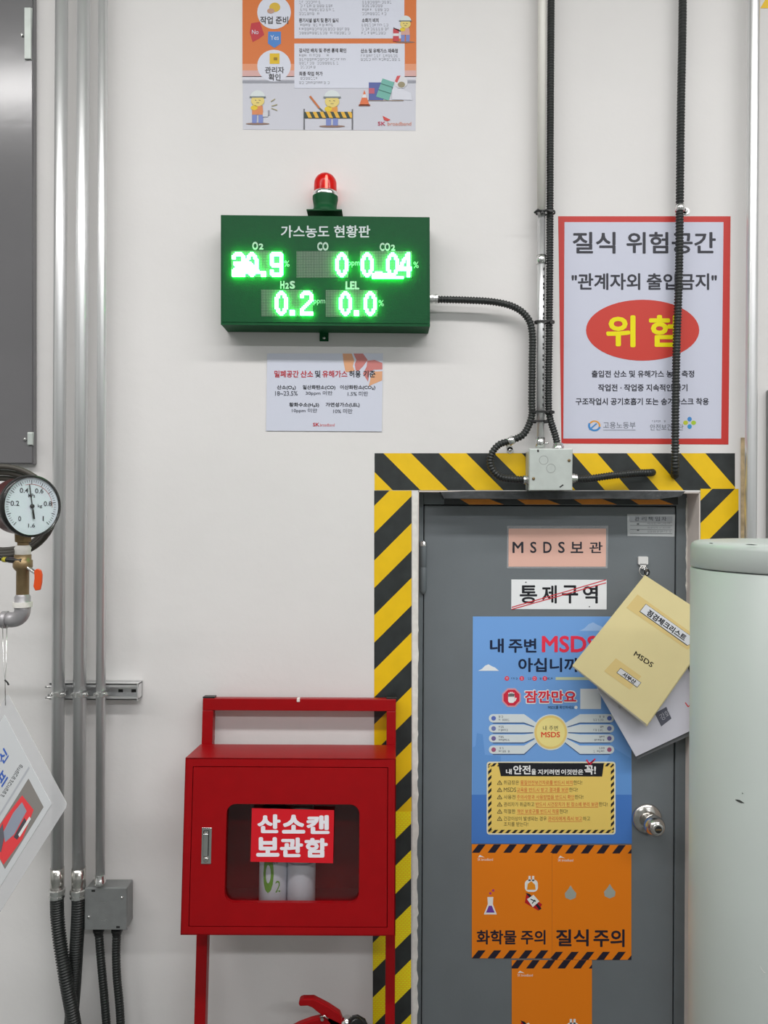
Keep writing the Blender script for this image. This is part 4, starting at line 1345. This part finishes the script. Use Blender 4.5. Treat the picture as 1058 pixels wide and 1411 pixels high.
for i, (ya, yb) in enumerate(((984, 995.5), (998.3, 1009.3), (1012, 1023), (1027.3, 1038.7))):
    yc = (ya + yb) / 2
    ty = 1009 + (i - 1.5) * 4.5
    for sgn in (-1, 1):
        x_o, x_i, x_c = (674, 722, 745) if sgn < 0 else (845.5, 799, 772)
        m_.ell(PDL, x_o - sgn * 5, yc, 5.6, (yb - ya) / 2, pill, k2 + .0003, 16)
        m_.poly(PDL, [(x_o - sgn * 5, ya), (x_i - 0, ya), (x_c, ty - 2), (x_c, ty + 2), (x_i - 0, yb), (x_o - sgn * 5, yb)], pill, k2 + .0004)
        m_.line(PDL, [(x_o - sgn * 5, yb + .8), (x_i, yb + .8), (x_c, ty + 2.4)], 0.9, ink(70, 90, 130, ED), k2 + .0005)
        ic = [ink(90, 110, 180, ED), ink(110, 120, 170, ED), ink(110, 100, 150, ED), ink(160, 90, 120, ED)][i]
        m_.ell(PDL, x_o - sgn * 6, yc, 3.2, 3.2, ic, k2 + .0008, 12)
        x0 = x_o - sgn * 13
        for dy, ll in ((-2.2, 7), (2.2, 15)):
            m_.scrib(PDL, min(x0, x0 - sgn * ll), max(x0, x0 - sgn * ll), yc + dy, 2.6, ink(90, 96, 110, ED), k2 + .0008)
m_.ell(PDL, 758.7, 1009, 24, 24.8, ink(206, 214, 216, ED), k2 + .0007, 40)
m_.ell(PDL, 758.7, 1009, 22.6, 23.2, ink(222, 196, 120, ED), k2 + .0010, 40)
m_.ell(PDL, 758.7, 1009, 19.5, 20.2, ink(238, 214, 140, ED), k2 + .0013, 40)
m_.text(PDL, '내 주변', 748, 1000, 768.5, 1006.5, ink(70, 66, 60, ED), k2 + .0016, 0.0)
m_.text(PDL, 'MSDS', 745.5, 1008.5, 771.5, 1016, ink(214, 70, 50, ED), k2 + .0016, 0.02)
# safety rules panel
m_.poly(PDL, rrect(670.5, 1049.5, 848, 1150, 4), ink(222, 216, 190, ED), k2 + .0003)
m_.poly(PDL, rrect(672.5, 1051.5, 846, 1148, 3), bk, k2 + .0005)
ylw = ink(226, 196, 104, ED)


def dashes(x0, y0, x1, y1, step, horiz):
    n_ = int(((x1 - x0) if horiz else (y1 - y0)) / step) + 2
    for i in range(-1, n_):
        if horiz:
            q = [(x0 + i * step, y1), (x0 + i * step + step * .5, y1), (x0 + (i + .5) * step + step * .5, y0), (x0 + (i + .5) * step, y0)]
        else:
            q = [(x0, y0 + i * step + step * .5), (x1, y0 + i * step), (x1, y0 + (i + .5) * step), (x0, y0 + (i + 1) * step)]
        q = clip(q, x0, y0, x1, y1)
        if q: m_.poly(PDL, q, ylw, k2 + .0007)


dashes(672.5, 1143.5, 846, 1148, 9.2, True); dashes(672.5, 1051.5, 690, 1056, 8, True); dashes(829, 1051.5, 846, 1056, 8, True)
dashes(672.5, 1054, 677, 1146, 9, False); dashes(841.5, 1054, 846, 1146, 9, False)
m_.poly(PDL, rrect(677, 1056, 841.5, 1143.5, 2), ylw, k2 + .0009)
m_.poly(PDL, [(686, 1051), (832, 1052), (829.5, 1070), (690, 1069.5)], bk, k2 + .0011)
for (t_, x0, x1, y0, y1, b_) in (('내', 697, 705, 1059.5, 1067, .03), ('안전', 707, 731, 1054.5, 1067, .03), ('을', 732, 738.5, 1059.5, 1067.5, .03), ('지키려면', 741, 771, 1060, 1067.5, .03), ('이것만은', 773, 803.5, 1060, 1067.5, .03), ('꼭!', 805, 821, 1054.5, 1067.5, .03)):
    m_.text(PDL, t_, x0, y0, x1, y1, wp, k2 + .0014, b_)
m_.line(PDL, [(808, 1047), (812.5, 1053.5), (820, 1045.5)], 2, rm, k2 + .0016)
m_.line(PDL, [(810, 1053), (818, 1048)], 1.4, rm, k2 + .0016)
rows = ((1078.3, [('취급장은', 694, 715, 0), ('물질안전보건자료를 반드시 비치', 717, 789, 1), ('한다!', 790, 802, 0)]),
        (1088.2, [('MSDS', 694, 711, 0), ('교육을 반드시 받고 결과를 보관', 712, 783, 1), ('한다!', 784, 796, 0)]),
        (1098.2, [('사용전', 694, 710, 0), ('주의사항과 사용방법을 반드시 확인', 712, 791, 1), ('한다!', 792, 803.5, 0)]),
        (1108.3, [('관리자가 취급하고', 694, 736, 0), ('반드시 시건장치가 된 장소에 분리 보관', 738, 824, 1), ('한다!', 825, 837, 0)]),
        (1118, [('적절한', 694, 710, 0), ('개인 보호구를 반드시 착용', 712, 770, 1), ('한다!', 771, 782, 0)]),
        (1128, [('건강이상이 발생되는 경우', 694, 753, 0), ('관리자에게 즉시 보고', 755, 802, 1), ('하고', 803, 813, 0)]),
        (1135.6, [('조치를 받는다!', 694, 727.5, 0)]))
wn = [ink(96, 84, 56, ED), ink(206, 96, 60, ED)]
for i, (y, segs) in enumerate(rows):
    for t_, x0, x1, c in segs:
        m_.text(PDL, t_, x0, y - 3, x1, y + 3, wn[c], k2 + .0013, 0.0)
        if c: m_.line(PDL, [(x0, y + 4), (x1, y + 4)], 0.5, wn[1], k2 + .0013)
    if i < 6:
        m_.line(PDL, [(685, y + 2.6), (688.3, y - 2.8), (691.6, y + 2.6), (685, y + 2.6)], 0.8, wn[0], k2 + .0013)
        m_.line(PDL, [(688.3, y - .8), (688.3, y + 1.6)], 0.8, wn[0], k2 + .0013)
tag(m_.build('information_poster'), 'large blue safety information poster with a yellow rules box on the door', 'poster')


def caution(x0, y0, x1, y1, word, lab, seed, bits):
    t = MB()
    orn = ink(216, 118, 22, 0.70)
    t.slab(PDL, [(x0, y0), (x1, y0), (x1, y1), (x0, y1)], orn, 0.0009, 0.0014)
    nb = ink(36, 32, 44, 0.7)
    ws = ink(216, 216, 214, 0.70)
    for (ya, yb) in ((y0, y0 + 11.5), (y1 - 11, y1)):
        for i in range(-1, 7):
            xx = x0 + seed + i * 21.6
            q = clip([(xx, yb), (xx + 10.5, yb), (xx + 19, ya), (xx + 9, ya)], x0, ya, x1, yb)
            if q: t.poly(PDL, q, nb, 0.0017)
    t.text(PDL, 'SK broadband', x0 + 8, y0 + 19, x0 + 29, y0 + 22.5, ws, 0.0017, 0.0)
    t.poly(PDL, [(x0 + 8.5, y0 + 18), (x0 + 11, y0 + 14.5), (x0 + 18, y0 + 18.3), (x0 + 13, y0 + 17.2)], ws, 0.0017)
    for (t_, a, b_, c, d) in word:
        t.text(PDL, t_, a, b_, c, d, nb, 0.0017, 0.025)
    for kind, cx, cy in bits:
        if kind == 'flask':
            t.poly(PDL, [(cx - 4, cy - 14), (cx + 4, cy - 14), (cx + 3.5, cy - 4), (cx + 9, cy + 10), (cx - 9, cy + 10), (cx - 3.5, cy - 4)], ws, 0.0017)
            t.poly(PDL, [(cx - 2, cy - 2), (cx + 2, cy - 2), (cx + 6, cy + 7.5), (cx - 6, cy + 7.5)], ink(104, 60, 150, .7), 0.002)
            for dx, dy in ((0, -19), (4, -23)):
                t.ell(PDL, cx + dx, cy + dy, 1.8, 1.8, ink(170, 60, 110, .7), 0.0017, 10)
        if kind == 'fire':
            t.poly(PDL, rrect(cx - 9, cy - 8, cx + 9, cy + 9, 6), ws, 0.0017)
            for dx in (-4, 1):
                t.rect(PDL, cx + dx, cy - 13, cx + dx + 3, cy - 6, ws, 0.0017)
            t.poly(PDL, [(cx - 6, cy + 6), (cx - 5, cy - 2), (cx, cy - 6), (cx + 5, cy - 1), (cx + 6, cy + 6)], ink(226, 134, 30, .7), 0.002)
        if kind == 'drum':
            t.poly(PDL, [(cx - 9, cy - 10), (cx + 13, cy + 4), (cx + 8, cy + 13), (cx - 11, cy + 2)], ink(176, 26, 34, .7), 0.0017)
            t.poly(PDL, [(cx - 10, cy - 12), (cx - 4, cy - 10), (cx + 12, cy + 10), (cx + 9, cy + 12)], nb, 0.0019)
            t.poly(PDL, [(cx - 8, cy - 3), (cx + 1, cy - 9), (cx + 9, cy), (cx, cy + 8)], ws, 0.002)
            t.line(PDL, [(cx - 3, cy - 3), (cx + 4, cy)], 1.4, nb, 0.0023)
            t.line(PDL, [(cx - 1, cy + 3), (cx + 3, cy - 2)], 1.2, nb, 0.0023)
        if kind == 'drop':
            t.poly(PDL, [(cx, cy - 11), (cx + 3, cy - 6), (cx + 8, cy), (cx + 7, cy + 6), (cx, cy + 9), (cx - 7, cy + 6), (cx - 8, cy), (cx - 3, cy - 6)], ink(150, 154, 146, .7), 0.0017)
    o = t.build('caution_poster')
    return tag(o, lab, 'poster', 'orange caution posters on the door')


caution(650, 1163.5, 760.5, 1320.5, [('화학물', 656.7, 1281.5, 711.5, 1301.5), ('주의', 717.5, 1281.5, 751.5, 1301.5)], 'orange chemical caution poster printed with a flask of purple liquid', 0,
        [('flask', 675.5, 1250), ('fire', 732, 1220), ('drum', 734, 1242)])
caution(760.7, 1164.5, 869.8, 1322.5, [('질식', 766, 1280.5, 811, 1304), ('주의', 817.5, 1280.5, 860.5, 1305)], 'orange asphyxiation caution poster printed with two grey drops', -4,
        [('drop', 786, 1231), ('drop', 840, 1229)])
caution(705, 1323, 815.5, 1480, [], 'lowest orange caution poster on the door, centred under the other two', -2, [('drum', 727, 1418), ('fire', 789, 1417)])

# hook, folder and booklet
root = thing('wall_hook', PDL.p(886, 782), 'small white adhesive hook on the door from which the folder hangs', 'hook')
m_ = MB(); m_.slab(PDL, rrect(879.5, 767, 893, 778, 1.5) , WHITEP, 0.0, 0.006)
m_.slab(PDL, [(881.5, 777), (890.5, 777), (889, 784), (884, 784)], WHITEP, 0.0, 0.006)
m_.build('hook_plate', root, bevel=0.001)
m_ = MB()
hp_ = PDL.p(887, 783, 0.006)
m_.tube(smooth_path([hp_ + Vector((0, 0, .006)), hp_ + Vector((0, -.006, -.006)), hp_ + Vector((0, -.016, -.008)), hp_ + Vector((0, -.022, 0.002))], 0.002), 0.0022, ZINC, 8)
m_.build('hook_arm', root)
m_ = MB()
c = PDL.p(886.5, 787, 0.018)
m_.tube([c + Vector((math.cos(a) * .011, math.sin(a) * .003, math.sin(a) * .0135)) for a in [2 * math.pi * k / 24 for k in range(25)]], 0.0013, STEEL, 8)
m_.tube([c + Vector((.008 + math.cos(a) * .006, -.004, -.003 + math.sin(a) * .008)) for a in [2 * math.pi * k / 20 for k in range(21)]], 0.0018, BLACKTIE, 8)
tag(m_.build('key_ring'), 'small metal ring with a dark clasp joining hook and folder', 'ring')

PFO = Plane((0, 0.040, 0), (0.03, -1, -0.05))
FOLD = mat('cream_card', rgb(222, 208, 156, 0.83), 0.5, noise=0.03, nscale=8)
root = thing('document_folder', PFO.p(888, 795), 'cream card folder hanging askew from the white hook', 'folder')
quad = [(888.5, 792.5), (989, 858), (891.5, 998.5), (788.8, 917)]
m_ = MB(); m_.slab(PFO, quad, FOLD, 0.0, 0.0016); m_.build('front_cover', root)
m_ = MB(); m_.slab(PFO, [(889, 795), (987, 859), (890, 999.5), (790.5, 920)], ink(205, 202, 196, .8), -0.010, -0.0006); m_.build('pages', root)
m_ = MB(); m_.slab(PFO, [(888.5, 793), (990, 859.5), (891, 1001), (788.5, 919)], FOLD, -0.0125, -0.011); m_.build('back_cover', root)
TAN = ink(218, 194, 132, .83)
m_ = MB()
u = Vector((238, 170)).normalized(); v = Vector((-u.y, u.x))
V2 = lambda o_, a, b_: (o_[0] + u.x * a + v.x * b_, o_[1] + u.y * a + v.y * b_)
o_ = (878.3, 819)
m_.poly(PFO, [V2(o_, 0, 0), V2(o_, 112, 0), V2(o_, 100, 22), V2(o_, -2, 24)], TAN, 0.0019)
m_.poly(PFO, [V2((889.7, 832), 0, 0), V2((889.7, 832), 88, 0), V2((889.7, 832), 80, 14), V2((889.7, 832), -1, 14)], tx, 0.0021)
m_.poly(PFO, [V2((889.9, 832.6), 0, 0), V2((889.9, 832.6), 87, 0), V2((889.9, 832.6), 79.5, 12.6), V2((889.9, 832.6), -.7, 12.6)], ink(216, 218, 222, .83), 0.0023)
m_.build('title_label', root)
m_.__init__()
m_ = MB()
m_.text(PFO, '점검체크리스트', *V2((889.9, 832.6), 8, 2.5), 0, 0, bk, 0.0026, 0.03, u=(u.x * 64, u.y * 64), v=(v.x * 9, v.y * 9))
m_.build('title_lettering', root)
m_ = MB()
o2 = (848.5, 907)
m_.poly(PFO, [V2(o2, 0, 0), V2(o2, 43, 0), V2(o2, 41, 24), V2(o2, -3, 24)], TAN, 0.0019)
o3 = (855, 921)
m_.poly(PFO, [V2(o3, -.5, -.5), V2(o3, 34.6, -.5), V2(o3, 34, 8.3), V2(o3, -1.2, 8.3)], tx, 0.0021)
m_.poly(PFO, [V2(o3, 0, 0), V2(o3, 34, 0), V2(o3, 33.5, 7.6), V2(o3, -.5, 7.6)], ink(212, 212, 214, .83), 0.0023)
m_.text(PFO, '서부산', *V2(o3, 7, 1), 0, 0, bk, 0.0026, 0.03, u=(u.x * 21, u.y * 21), v=(v.x * 6, v.y * 6))
m_.build('office_label', root)
m_ = MB()
m_.text(PFO, 'MSDS', 876, 897, 0, 0, ink(52, 48, 42, .83), 0.0019, 0.014, u=(25, 17), v=(-3.5, 6))
m_.build('handwriting', root)

PBK = Plane((0, 0.062, 0), (0.02, -1, -0.03))
root = thing('stapled_booklet', PBK.p(876, 1042), 'white printed booklet with a dark back cover peeping out under the cream folder', 'booklet')
wq = [(815, 930), (829, 960), (876, 1042.5), (951, 1007), (975, 995), (940, 900), (880, 860)]
m_ = MB(); m_.slab(PBK, wq, ink(196, 196, 206, .8), 0.0, 0.004)
pl = ink(90, 92, 104, .8)
m_.poly(PBK, [(902, 983), (918, 974), (925, 990), (911, 1001)], pl, 0.0043)
m_.text(PBK, '강화', 907.5, 985, 0, 0, ink(170, 172, 180, .8), 0.0046, 0.0, u=(13, -8), v=(4.5, 8.5))
m_.scrib(PBK, 852, 861, 975, 4, ink(150, 150, 158, .8), 0.0043, u=(.87, -.5))
m_.line(PBK, [(944, 968), (948, 974), (952, 970)], 1.4, ink(206, 70, 74, .8), 0.0043)
m_.build('pages', root)
m_ = MB(); m_.slab(PBK, [(825, 950), (831, 961), (878, 1046), (952, 1013), (985, 996), (950, 890), (880, 860)], ink(92, 94, 96, .8), -0.008, -0.0004); m_.build('dark_back_cover', root)

# ------------------------------------------------------------------ pale green drum in front of the door
th = math.radians(29.47)
L_ = 1.5
c = CAM + Vector((math.sin(th) * L_, math.cos(th) * L_, 0))
Rr = 0.182
zt_ = 1.80 - (742 - 705.5) * 1.37 / F
zl = 1.80 - (777.8 - 705.5) * 1.37 / F
root = thing('metal_drum', (c.x, c.y, 0), 'tall pale green round drum with a lid seam standing in front of the door', 'drum')
m_ = MB()
m_.lathe((c.x, c.y, 0), (0, 0, 1), [(Rr - .004, 0), (Rr, .004), (Rr, zl - 0.0035), (Rr - .0025, zl - 0.001), (Rr - .01, zl - .001)], PALE, 96)
m_.build('drum_body', root)
m_ = MB()
m_.lathe((c.x, c.y, 0), (0, 0, 1), [(Rr - .01, zl), (Rr - .0015, zl + .0008), (Rr, zl + 0.003), (Rr, zt_ - 0.012), (Rr - .002, zt_ - .006), (Rr - .006, zt_ - .002), (Rr - .013, zt_), (Rr - .03, zt_ + .001), (0.001, zt_ + .002)], PALE, 96)
m_.build('lid', root)
# chips in the enamel follow the round shell
def chip(mb, px, py, wpx, hpx, m__, pts):
    d = (FWD * F + RIGHT * (px - CX) - UP * (py - CY)).normalized()
    dx, dy = d.x, d.y
    ex, ey = CAM.x - c.x, CAM.y - c.y
    A = dx * dx + dy * dy; B = 2 * (ex * dx + ey * dy); C_ = ex * ex + ey * ey - Rr * Rr
    t_ = (-B - math.sqrt(max(0, B * B - 4 * A * C_))) / (2 * A)
    h = CAM + d * t_
    a0 = math.atan2(h.y - c.y, h.x - c.x)
    vs = []
    for (p, q) in pts:
        a = a0 + p * wpx * 0.0012 / Rr
        vs.append(Vector((c.x + math.cos(a) * (Rr + .0004), c.y + math.sin(a) * (Rr + .0004), h.z + q * hpx * 0.0012)))
    mb.add(vs, [tuple(range(len(vs)))], m__)


dkc = mat('bare_chip', (0.06, 0.065, 0.06, 1), 0.6)
blob = [(-1, 0), (-.4, -.5), (.3, -.6), (1, -.1), (.5, .3), (0, .6), (-.5, .4)]
for q in ((1019, 1104, 7, 3, dkc, blob), (1023, 1093, 1.2, 1, dkc, blob), (980, 748.5, 5, 1, dkc, blob), (1035, 750.5, 9, 1.2, dkc, blob),
          (1051, 1336, 4, 4, ink(226, 226, 222), [(-1, 1), (-.6, .6), (.2, -.4), (1, -.8), (.3, -.9), (-.5, 0)])):
    m_ = MB(); chip(m_, *q); m_.build('paint_chip', root)

# ------------------------------------------------------------------ red stand, cabinet, cans (all lean slightly back on the wall)
tilt = math.radians(5.2)
OR = at(412, 963, 1.905)
MR = Matrix.Translation(OR) @ Matrix.Rotation(-tilt, 4, 'X')
MI = MR.inverted()


class Tilt(Plane):
    """A plane parallel to the leaning stand at local y."""
    def __init__(s, yl):
        n = (MR.to_3x3() @ Vector((0, -1, 0)))
        super().__init__(MR @ Vector((0, yl, 0)), n)


def lo(px, py, yl):
    return MI @ Tilt(yl).p(px, py)


class TB(MB):
    """Collects shapes given in the leaning stand's own axes."""
    local = True

    def add(s, vs, fs, m, smooth=False):
        super().add(vs, fs, m, smooth)


def leaning(name, label, cat, group=None):
    o = thing(name, (0, 0, 0), label, cat, group)
    o.matrix_world = MR
    return o


stand = leaning('steel_stand', 'red square-tube stand leaning on the wall behind the oxygen can cabinet', 'stand')
yb0, yf0 = 0.0, -0.028
zT = lo(412, 963, yf0).z
zU = lo(412, 979.5, yf0).z
xL0, xL1 = lo(279, 970, yf0).x, lo(293, 1000, yf0).x
xR0, xR1 = lo(532.5, 1000, yf0).x, lo(545.5, 970, yf0).x
zF = -(OR.z + 0.0) / math.cos(tilt) + 0.006
for nm, b4 in (('top_bar', (xL0, yf0, zU, xR1, yb0, zT)), ('leg', (xL0, yf0, zF, xL1, yb0, zU)), ('leg', (xR0, yf0, zF, xR1, yb0, zU))):
    t = TB(); t.box(b4[:3], b4[3:], RED); t.build(nm, stand, bevel=0.0015)
for x0, x1 in ((xL0, xL1), (xR0, xR1)):
    t = TB(); t.box((x0 - .0005, yf0 + .002, zT), (x1 + .002, yb0, zT + .004), BLACKTIE); t.build('end_cap', stand, bevel=0.001)
t = TB(); q = lo(411.5, 966, yf0); t.box((q.x - .005, yf0 - .002, zT - .008), (q.x + .003, yf0 + .012, zT + .002), CAULK); t.build('plaster_blob', stand, bevel=0.0015)

cab = leaning('oxygen_can_cabinet', 'red steel cabinet with a window, mounted on the red stand', 'cabinet')
yb1 = yf0 - 0.001
yf1 = yb1 - 0.145
xa, xb = lo(255.5, 1044, yf1).x, lo(545.5, 1046, yf1).x
za, zb = lo(400, 1045, yf1).z, lo(400, 1289, yf1).z
th_ = 0.0025
t = TB()
t.box((xa, yb1 - th_, zb), (xb, yb1, za), RED)
t.box((xa, yf1, za - th_), (xb, yb1 - th_, za), RED)
t.box((xa, yf1, zb), (xb, yb1 - th_, zb + th_), RED)
t.box((xa, yf1, zb + th_), (xa + th_, yb1 - th_, za - th_), RED)
t.box((xb - th_, yf1, zb + th_), (xb, yb1 - th_, za - th_), RED)
dx0, dx1 = lo(264.5, 1100, yf1).x, lo(534.5, 1100, yf1).x
dz0, dz1 = lo(400, 1277.5, yf1).z, lo(400, 1056.5, yf1).z
for b4 in ((xa, zb, dx0, za), (dx1, zb, xb, za), (dx0, dz1, dx1, za), (dx0, zb, dx1, dz0)):
    t.box((b4[0], yf1, b4[1]), (b4[2], yf1 + th_, b4[3]), RED)
t.build('cabinet_body', cab)
t = TB()
zs = lo(400, 1244, yf1 + .02).z - 0.016
t.box((xa + th_, yf1 + .02, zs - .002), (xb - th_, yb1 - th_, zs), RED)
t.build('shelf', cab)
# door with rounded window
g = 0.0016
outer = [(dx0 + g, dz0 + g), (dx1 - g, dz0 + g), (dx1 - g, dz1 - g), (dx0 + g, dz1 - g)]
wx0, wx1 = lo(310.5, 1180, yf1).x, lo(494.8, 1180, yf1).x
wz0, wz1 = lo(400, 1244, yf1).z, lo(400, 1108, yf1).z
inner = rrect(wx0, wz0, wx1, wz1, 0.022, 7)
t = TB()
dyf, dyb = yf1 - 0.0004, yf1 + 0.012
def holed(tb, outer, inner, y0, y1, m__):
    vo = [Vector((x, 0, z)) for x, z in outer]; vi = [Vector((x, 0, z)) for x, z in inner]
    tri = tessellate_polygon([[Vector((x, z, 0)) for x, z in outer], [Vector((x, z, 0)) for x, z in inner]])
    al = vo + vi
    for y, fl in ((y0, 1), (y1, -1)):
        vs = [v_ + Vector((0, y, 0)) for v_ in al]
        fs = []
        for a, b_, c_ in tri:
            nn = (vs[b_] - vs[a]).cross(vs[c_] - vs[a])
            fs.append((a, b_, c_) if nn.y * -fl > 0 else (a, c_, b_))
        tb.add(vs, fs, m__)
    for lp in (vo, vi):
        n_ = len(lp)
        tb.add([v_ + Vector((0, y0, 0)) for v_ in lp] + [v_ + Vector((0, y1, 0)) for v_ in lp], [(i, (i + 1) % n_, (i + 1) % n_ + n_, i + n_) for i in range(n_)], m__)
holed(t, outer, inner, dyf, dyb, RED)
dr = t.build('cabinet_door', cab)
t = TB()
rim = rrect(wx0 - .003, wz0 - .003, wx1 + .003, wz1 + .003, 0.024, 7)
t.prism([(x, dyb + .0002, z) for x, z in rim], (0, 0.003, 0), GLASS)
t.build('window_pane', dr)
t = TB()
hx0, hx1 = lo(277.8, 1165, dyf).x, lo(291.5, 1165, dyf).x
hz0, hz1 = lo(285, 1190, dyf).z, lo(285, 1140, dyf).z
t.box((hx0, dyf - .002, hz0), (hx1, dyf + .001, hz1), CHROME)
t.box((hx0 + .004, dyf - .004, hz0 + .018), (hx1 - .006, dyf - .001, hz1 - .006), DARKSLOT)
t.prism([(hx0 + .006, dyf - .002, hz1 - .006), (hx0 + .006, dyf - .010, hz1 - .012), (hx0 + .006, dyf - .010, hz0 + .02), (hx0 + .006, dyf - .002, hz0 + .012)], (hx1 - hx0 - .013, 0, 0), CHROME)
t.lathe(((hx0 + hx1) / 2, dyf - .002, hz0 + .010), (0, -1, 0), [(0.006, 0), (0.006, .004), (.004, .005)], STEEL, 16)
t.build('handle', dr, bevel=0.0008)
PC = Tilt(dyf)
def to_local(mb, nm, parent):
    mb.v = [MI @ v_ for v_ in mb.v]
    mb.local = True
    return mb.build(nm, parent)
m_ = MB()
m_.slab(PC, [(347, 1113.8), (460.3, 1116.5), (458.8, 1189.5), (345, 1187.3)], ink(190, 22, 34, .78), 0.0004, 0.0016)
ws = ink(214, 210, 216, .78)
for i, ch in enumerate('산소캔'):
    x0 = (354.5, 388.5, 422)[i]
    m_.text(PC, ch, x0, 1122 + i * .6, x0 + 32, 1148 + i * .6, ws, 0.0020, 0.045)
for i, ch in enumerate('보관함'):
    x0 = (353, 385.5, 419.5)[i]
    m_.text(PC, ch, x0, 1153.5 + i * .6, x0 + 32, 1180.5 + i * .6, ws, 0.0020, 0.045)
so = to_local(m_, 'name_sticker', dr)
so['label'] = 'red sticker with white lettering'

CANW = mat('can_white_print', rgb(190, 196, 206, 0.6), 0.3)
CANG = mat('can_green_print', rgb(96, 136, 48, 0.6), 0.3)
for i, (px, lab) in enumerate(((374.5, 'white oxygen can printed in green, nearest the cabinet handle'), (413.5, 'plain pale oxygen can standing farther from the cabinet handle'))):
    yc = yf1 + 0.058
    q = lo(px, 1200, yc - .028)
    r = 0.0335
    root = leaning('oxygen_can', lab, 'can', 'oxygen cans in the red cabinet')
    t = TB()
    t.lathe((q.x, yc, zs), (0, 0, 1), [(r - .003, 0.0), (r, .003), (r, .165), (r - .004, .172), (r - .009, .180), (r - .010, .183)], CANW, 40)
    t.build('can_body', root)
    t = TB()
    t.lathe((q.x, yc, zs), (0, 0, 1), [(r - .006, .178), (r - .005, .180), (r - .006, .222), (r - .012, .230), (.004, .232)], BLACKTIE if i == 0 else ink(120, 116, 110, .6), 32)
    t.build('cap', root)
    t = TB()
    def wrap(s_, x0, z0, wd, hh, m__, bold):
        for k, (vs, fs) in enumerate(strokes(s_, bold)):
            rr = r + .0004 + k * .00002
            t.add([(q.x + math.sin(x0 + a * wd) * rr, yc - math.cos(x0 + a * wd) * rr, z0 - b_ * hh) for a, b_ in vs], fs, m__)
    zbm = zs + 0.012
    if i == 0:
        wrap('O', -.62, zbm + .108, .78, .085, CANG, .06)
        wrap('2', .28, zbm + .050, .36, .026, CANG, 0)
        wrap('O2 CAN', -.6, zbm + .098, 1.0, .010, ink(70, 78, 84, .6), 0)
    else:
        t.lathe((q.x, yc, zbm + .085), (0, 0, 1), [(r + .0003, 0), (r + .0003, .004)], ink(150, 150, 166, .6), 40)
    t.build('printed_band', root)

# ------------------------------------------------------------------ fire extinguisher
DX = 1.80
root = thing('fire_extinguisher', (at(478, 1411, DX).x, DX - DW, 0), 'red fire extinguisher with squeeze lever below the red cabinet', 'extinguisher')
ex, ey = at(478, 1411, DX).x, DX - DW
zz = lambda py: at(478, py, DX).z
m_ = MB()
ztop = zz(1450)
m_.lathe((ex, ey, 0), (0, 0, 1), [(.07, 0), (.078, .004), (.078, .05), (.078, ztop - .075), (.074, ztop - .05), (.06, ztop - .022), (.035, ztop - .004), (.022, ztop)], RED, 40); m_.build('body', root)
m_ = MB(); m_.lathe((ex, ey, 0), (0, 0, 1), [(.02, ztop - .003), (.02, zz(1425)), (.016, zz(1424)), (.016, zz(1405)), (.010, zz(1403)), (.008, zz(1401))], CHROME, 24)
m_.build('valve_head', root)
m_ = MB()
lev = [(411, 1378), (412.5, 1373), (418, 1370.8), (432, 1370.6), (452, 1381), (468, 1391.5), (471.5, 1400), (470, 1408), (455, 1407), (446, 1396), (430, 1383), (424, 1380.5), (413, 1381)]
m_.prism([at(x, y + 6, DX - .009) for x, y in lev], (0, .018, 0), RED); m_.build('squeeze_lever', root, bevel=0.003)
m_ = MB()
lo_ = [(458, 1398), (445, 1397.5), (428, 1401.5), (412, 1407.5), (400, 1414), (402, 1420), (420, 1414), (440, 1408), (470, 1412), (470, 1404)]
m_.prism([at(x, y + 5, DX - .009) for x, y in lo_], (0, .018, 0), RED); m_.build('carry_handle', root, bevel=0.003)
m_ = MB()
m_.lathe(at(488, 1409, DX - .01), (0.4, -1, 0.1), [(.016, 0), (.017, .004), (.017, .014), (.015, .016), (.013, .016)], BLKGLOSS, 24)
m_.tube([at(486, 1404, DX), at(492, 1402.5, DX), at(500, 1407, DX), at(506, 1420, DX), at(508, 1500, DX)], 0.0075, BLACKTIE, 12)
m_.build('gauge_and_hose', root)
m_ = MB()
m_.tube([at(441, 1402, DX - .013), at(447, 1399.5, DX - .014), at(452, 1404, DX - .014)], 0.0022, STEEL, 8)
m_.lathe(at(444, 1404, DX - .012), (0, -1, 0), [(.0045, 0), (.004, .003)], STEEL, 12)
m_.build('safety_pin', root)
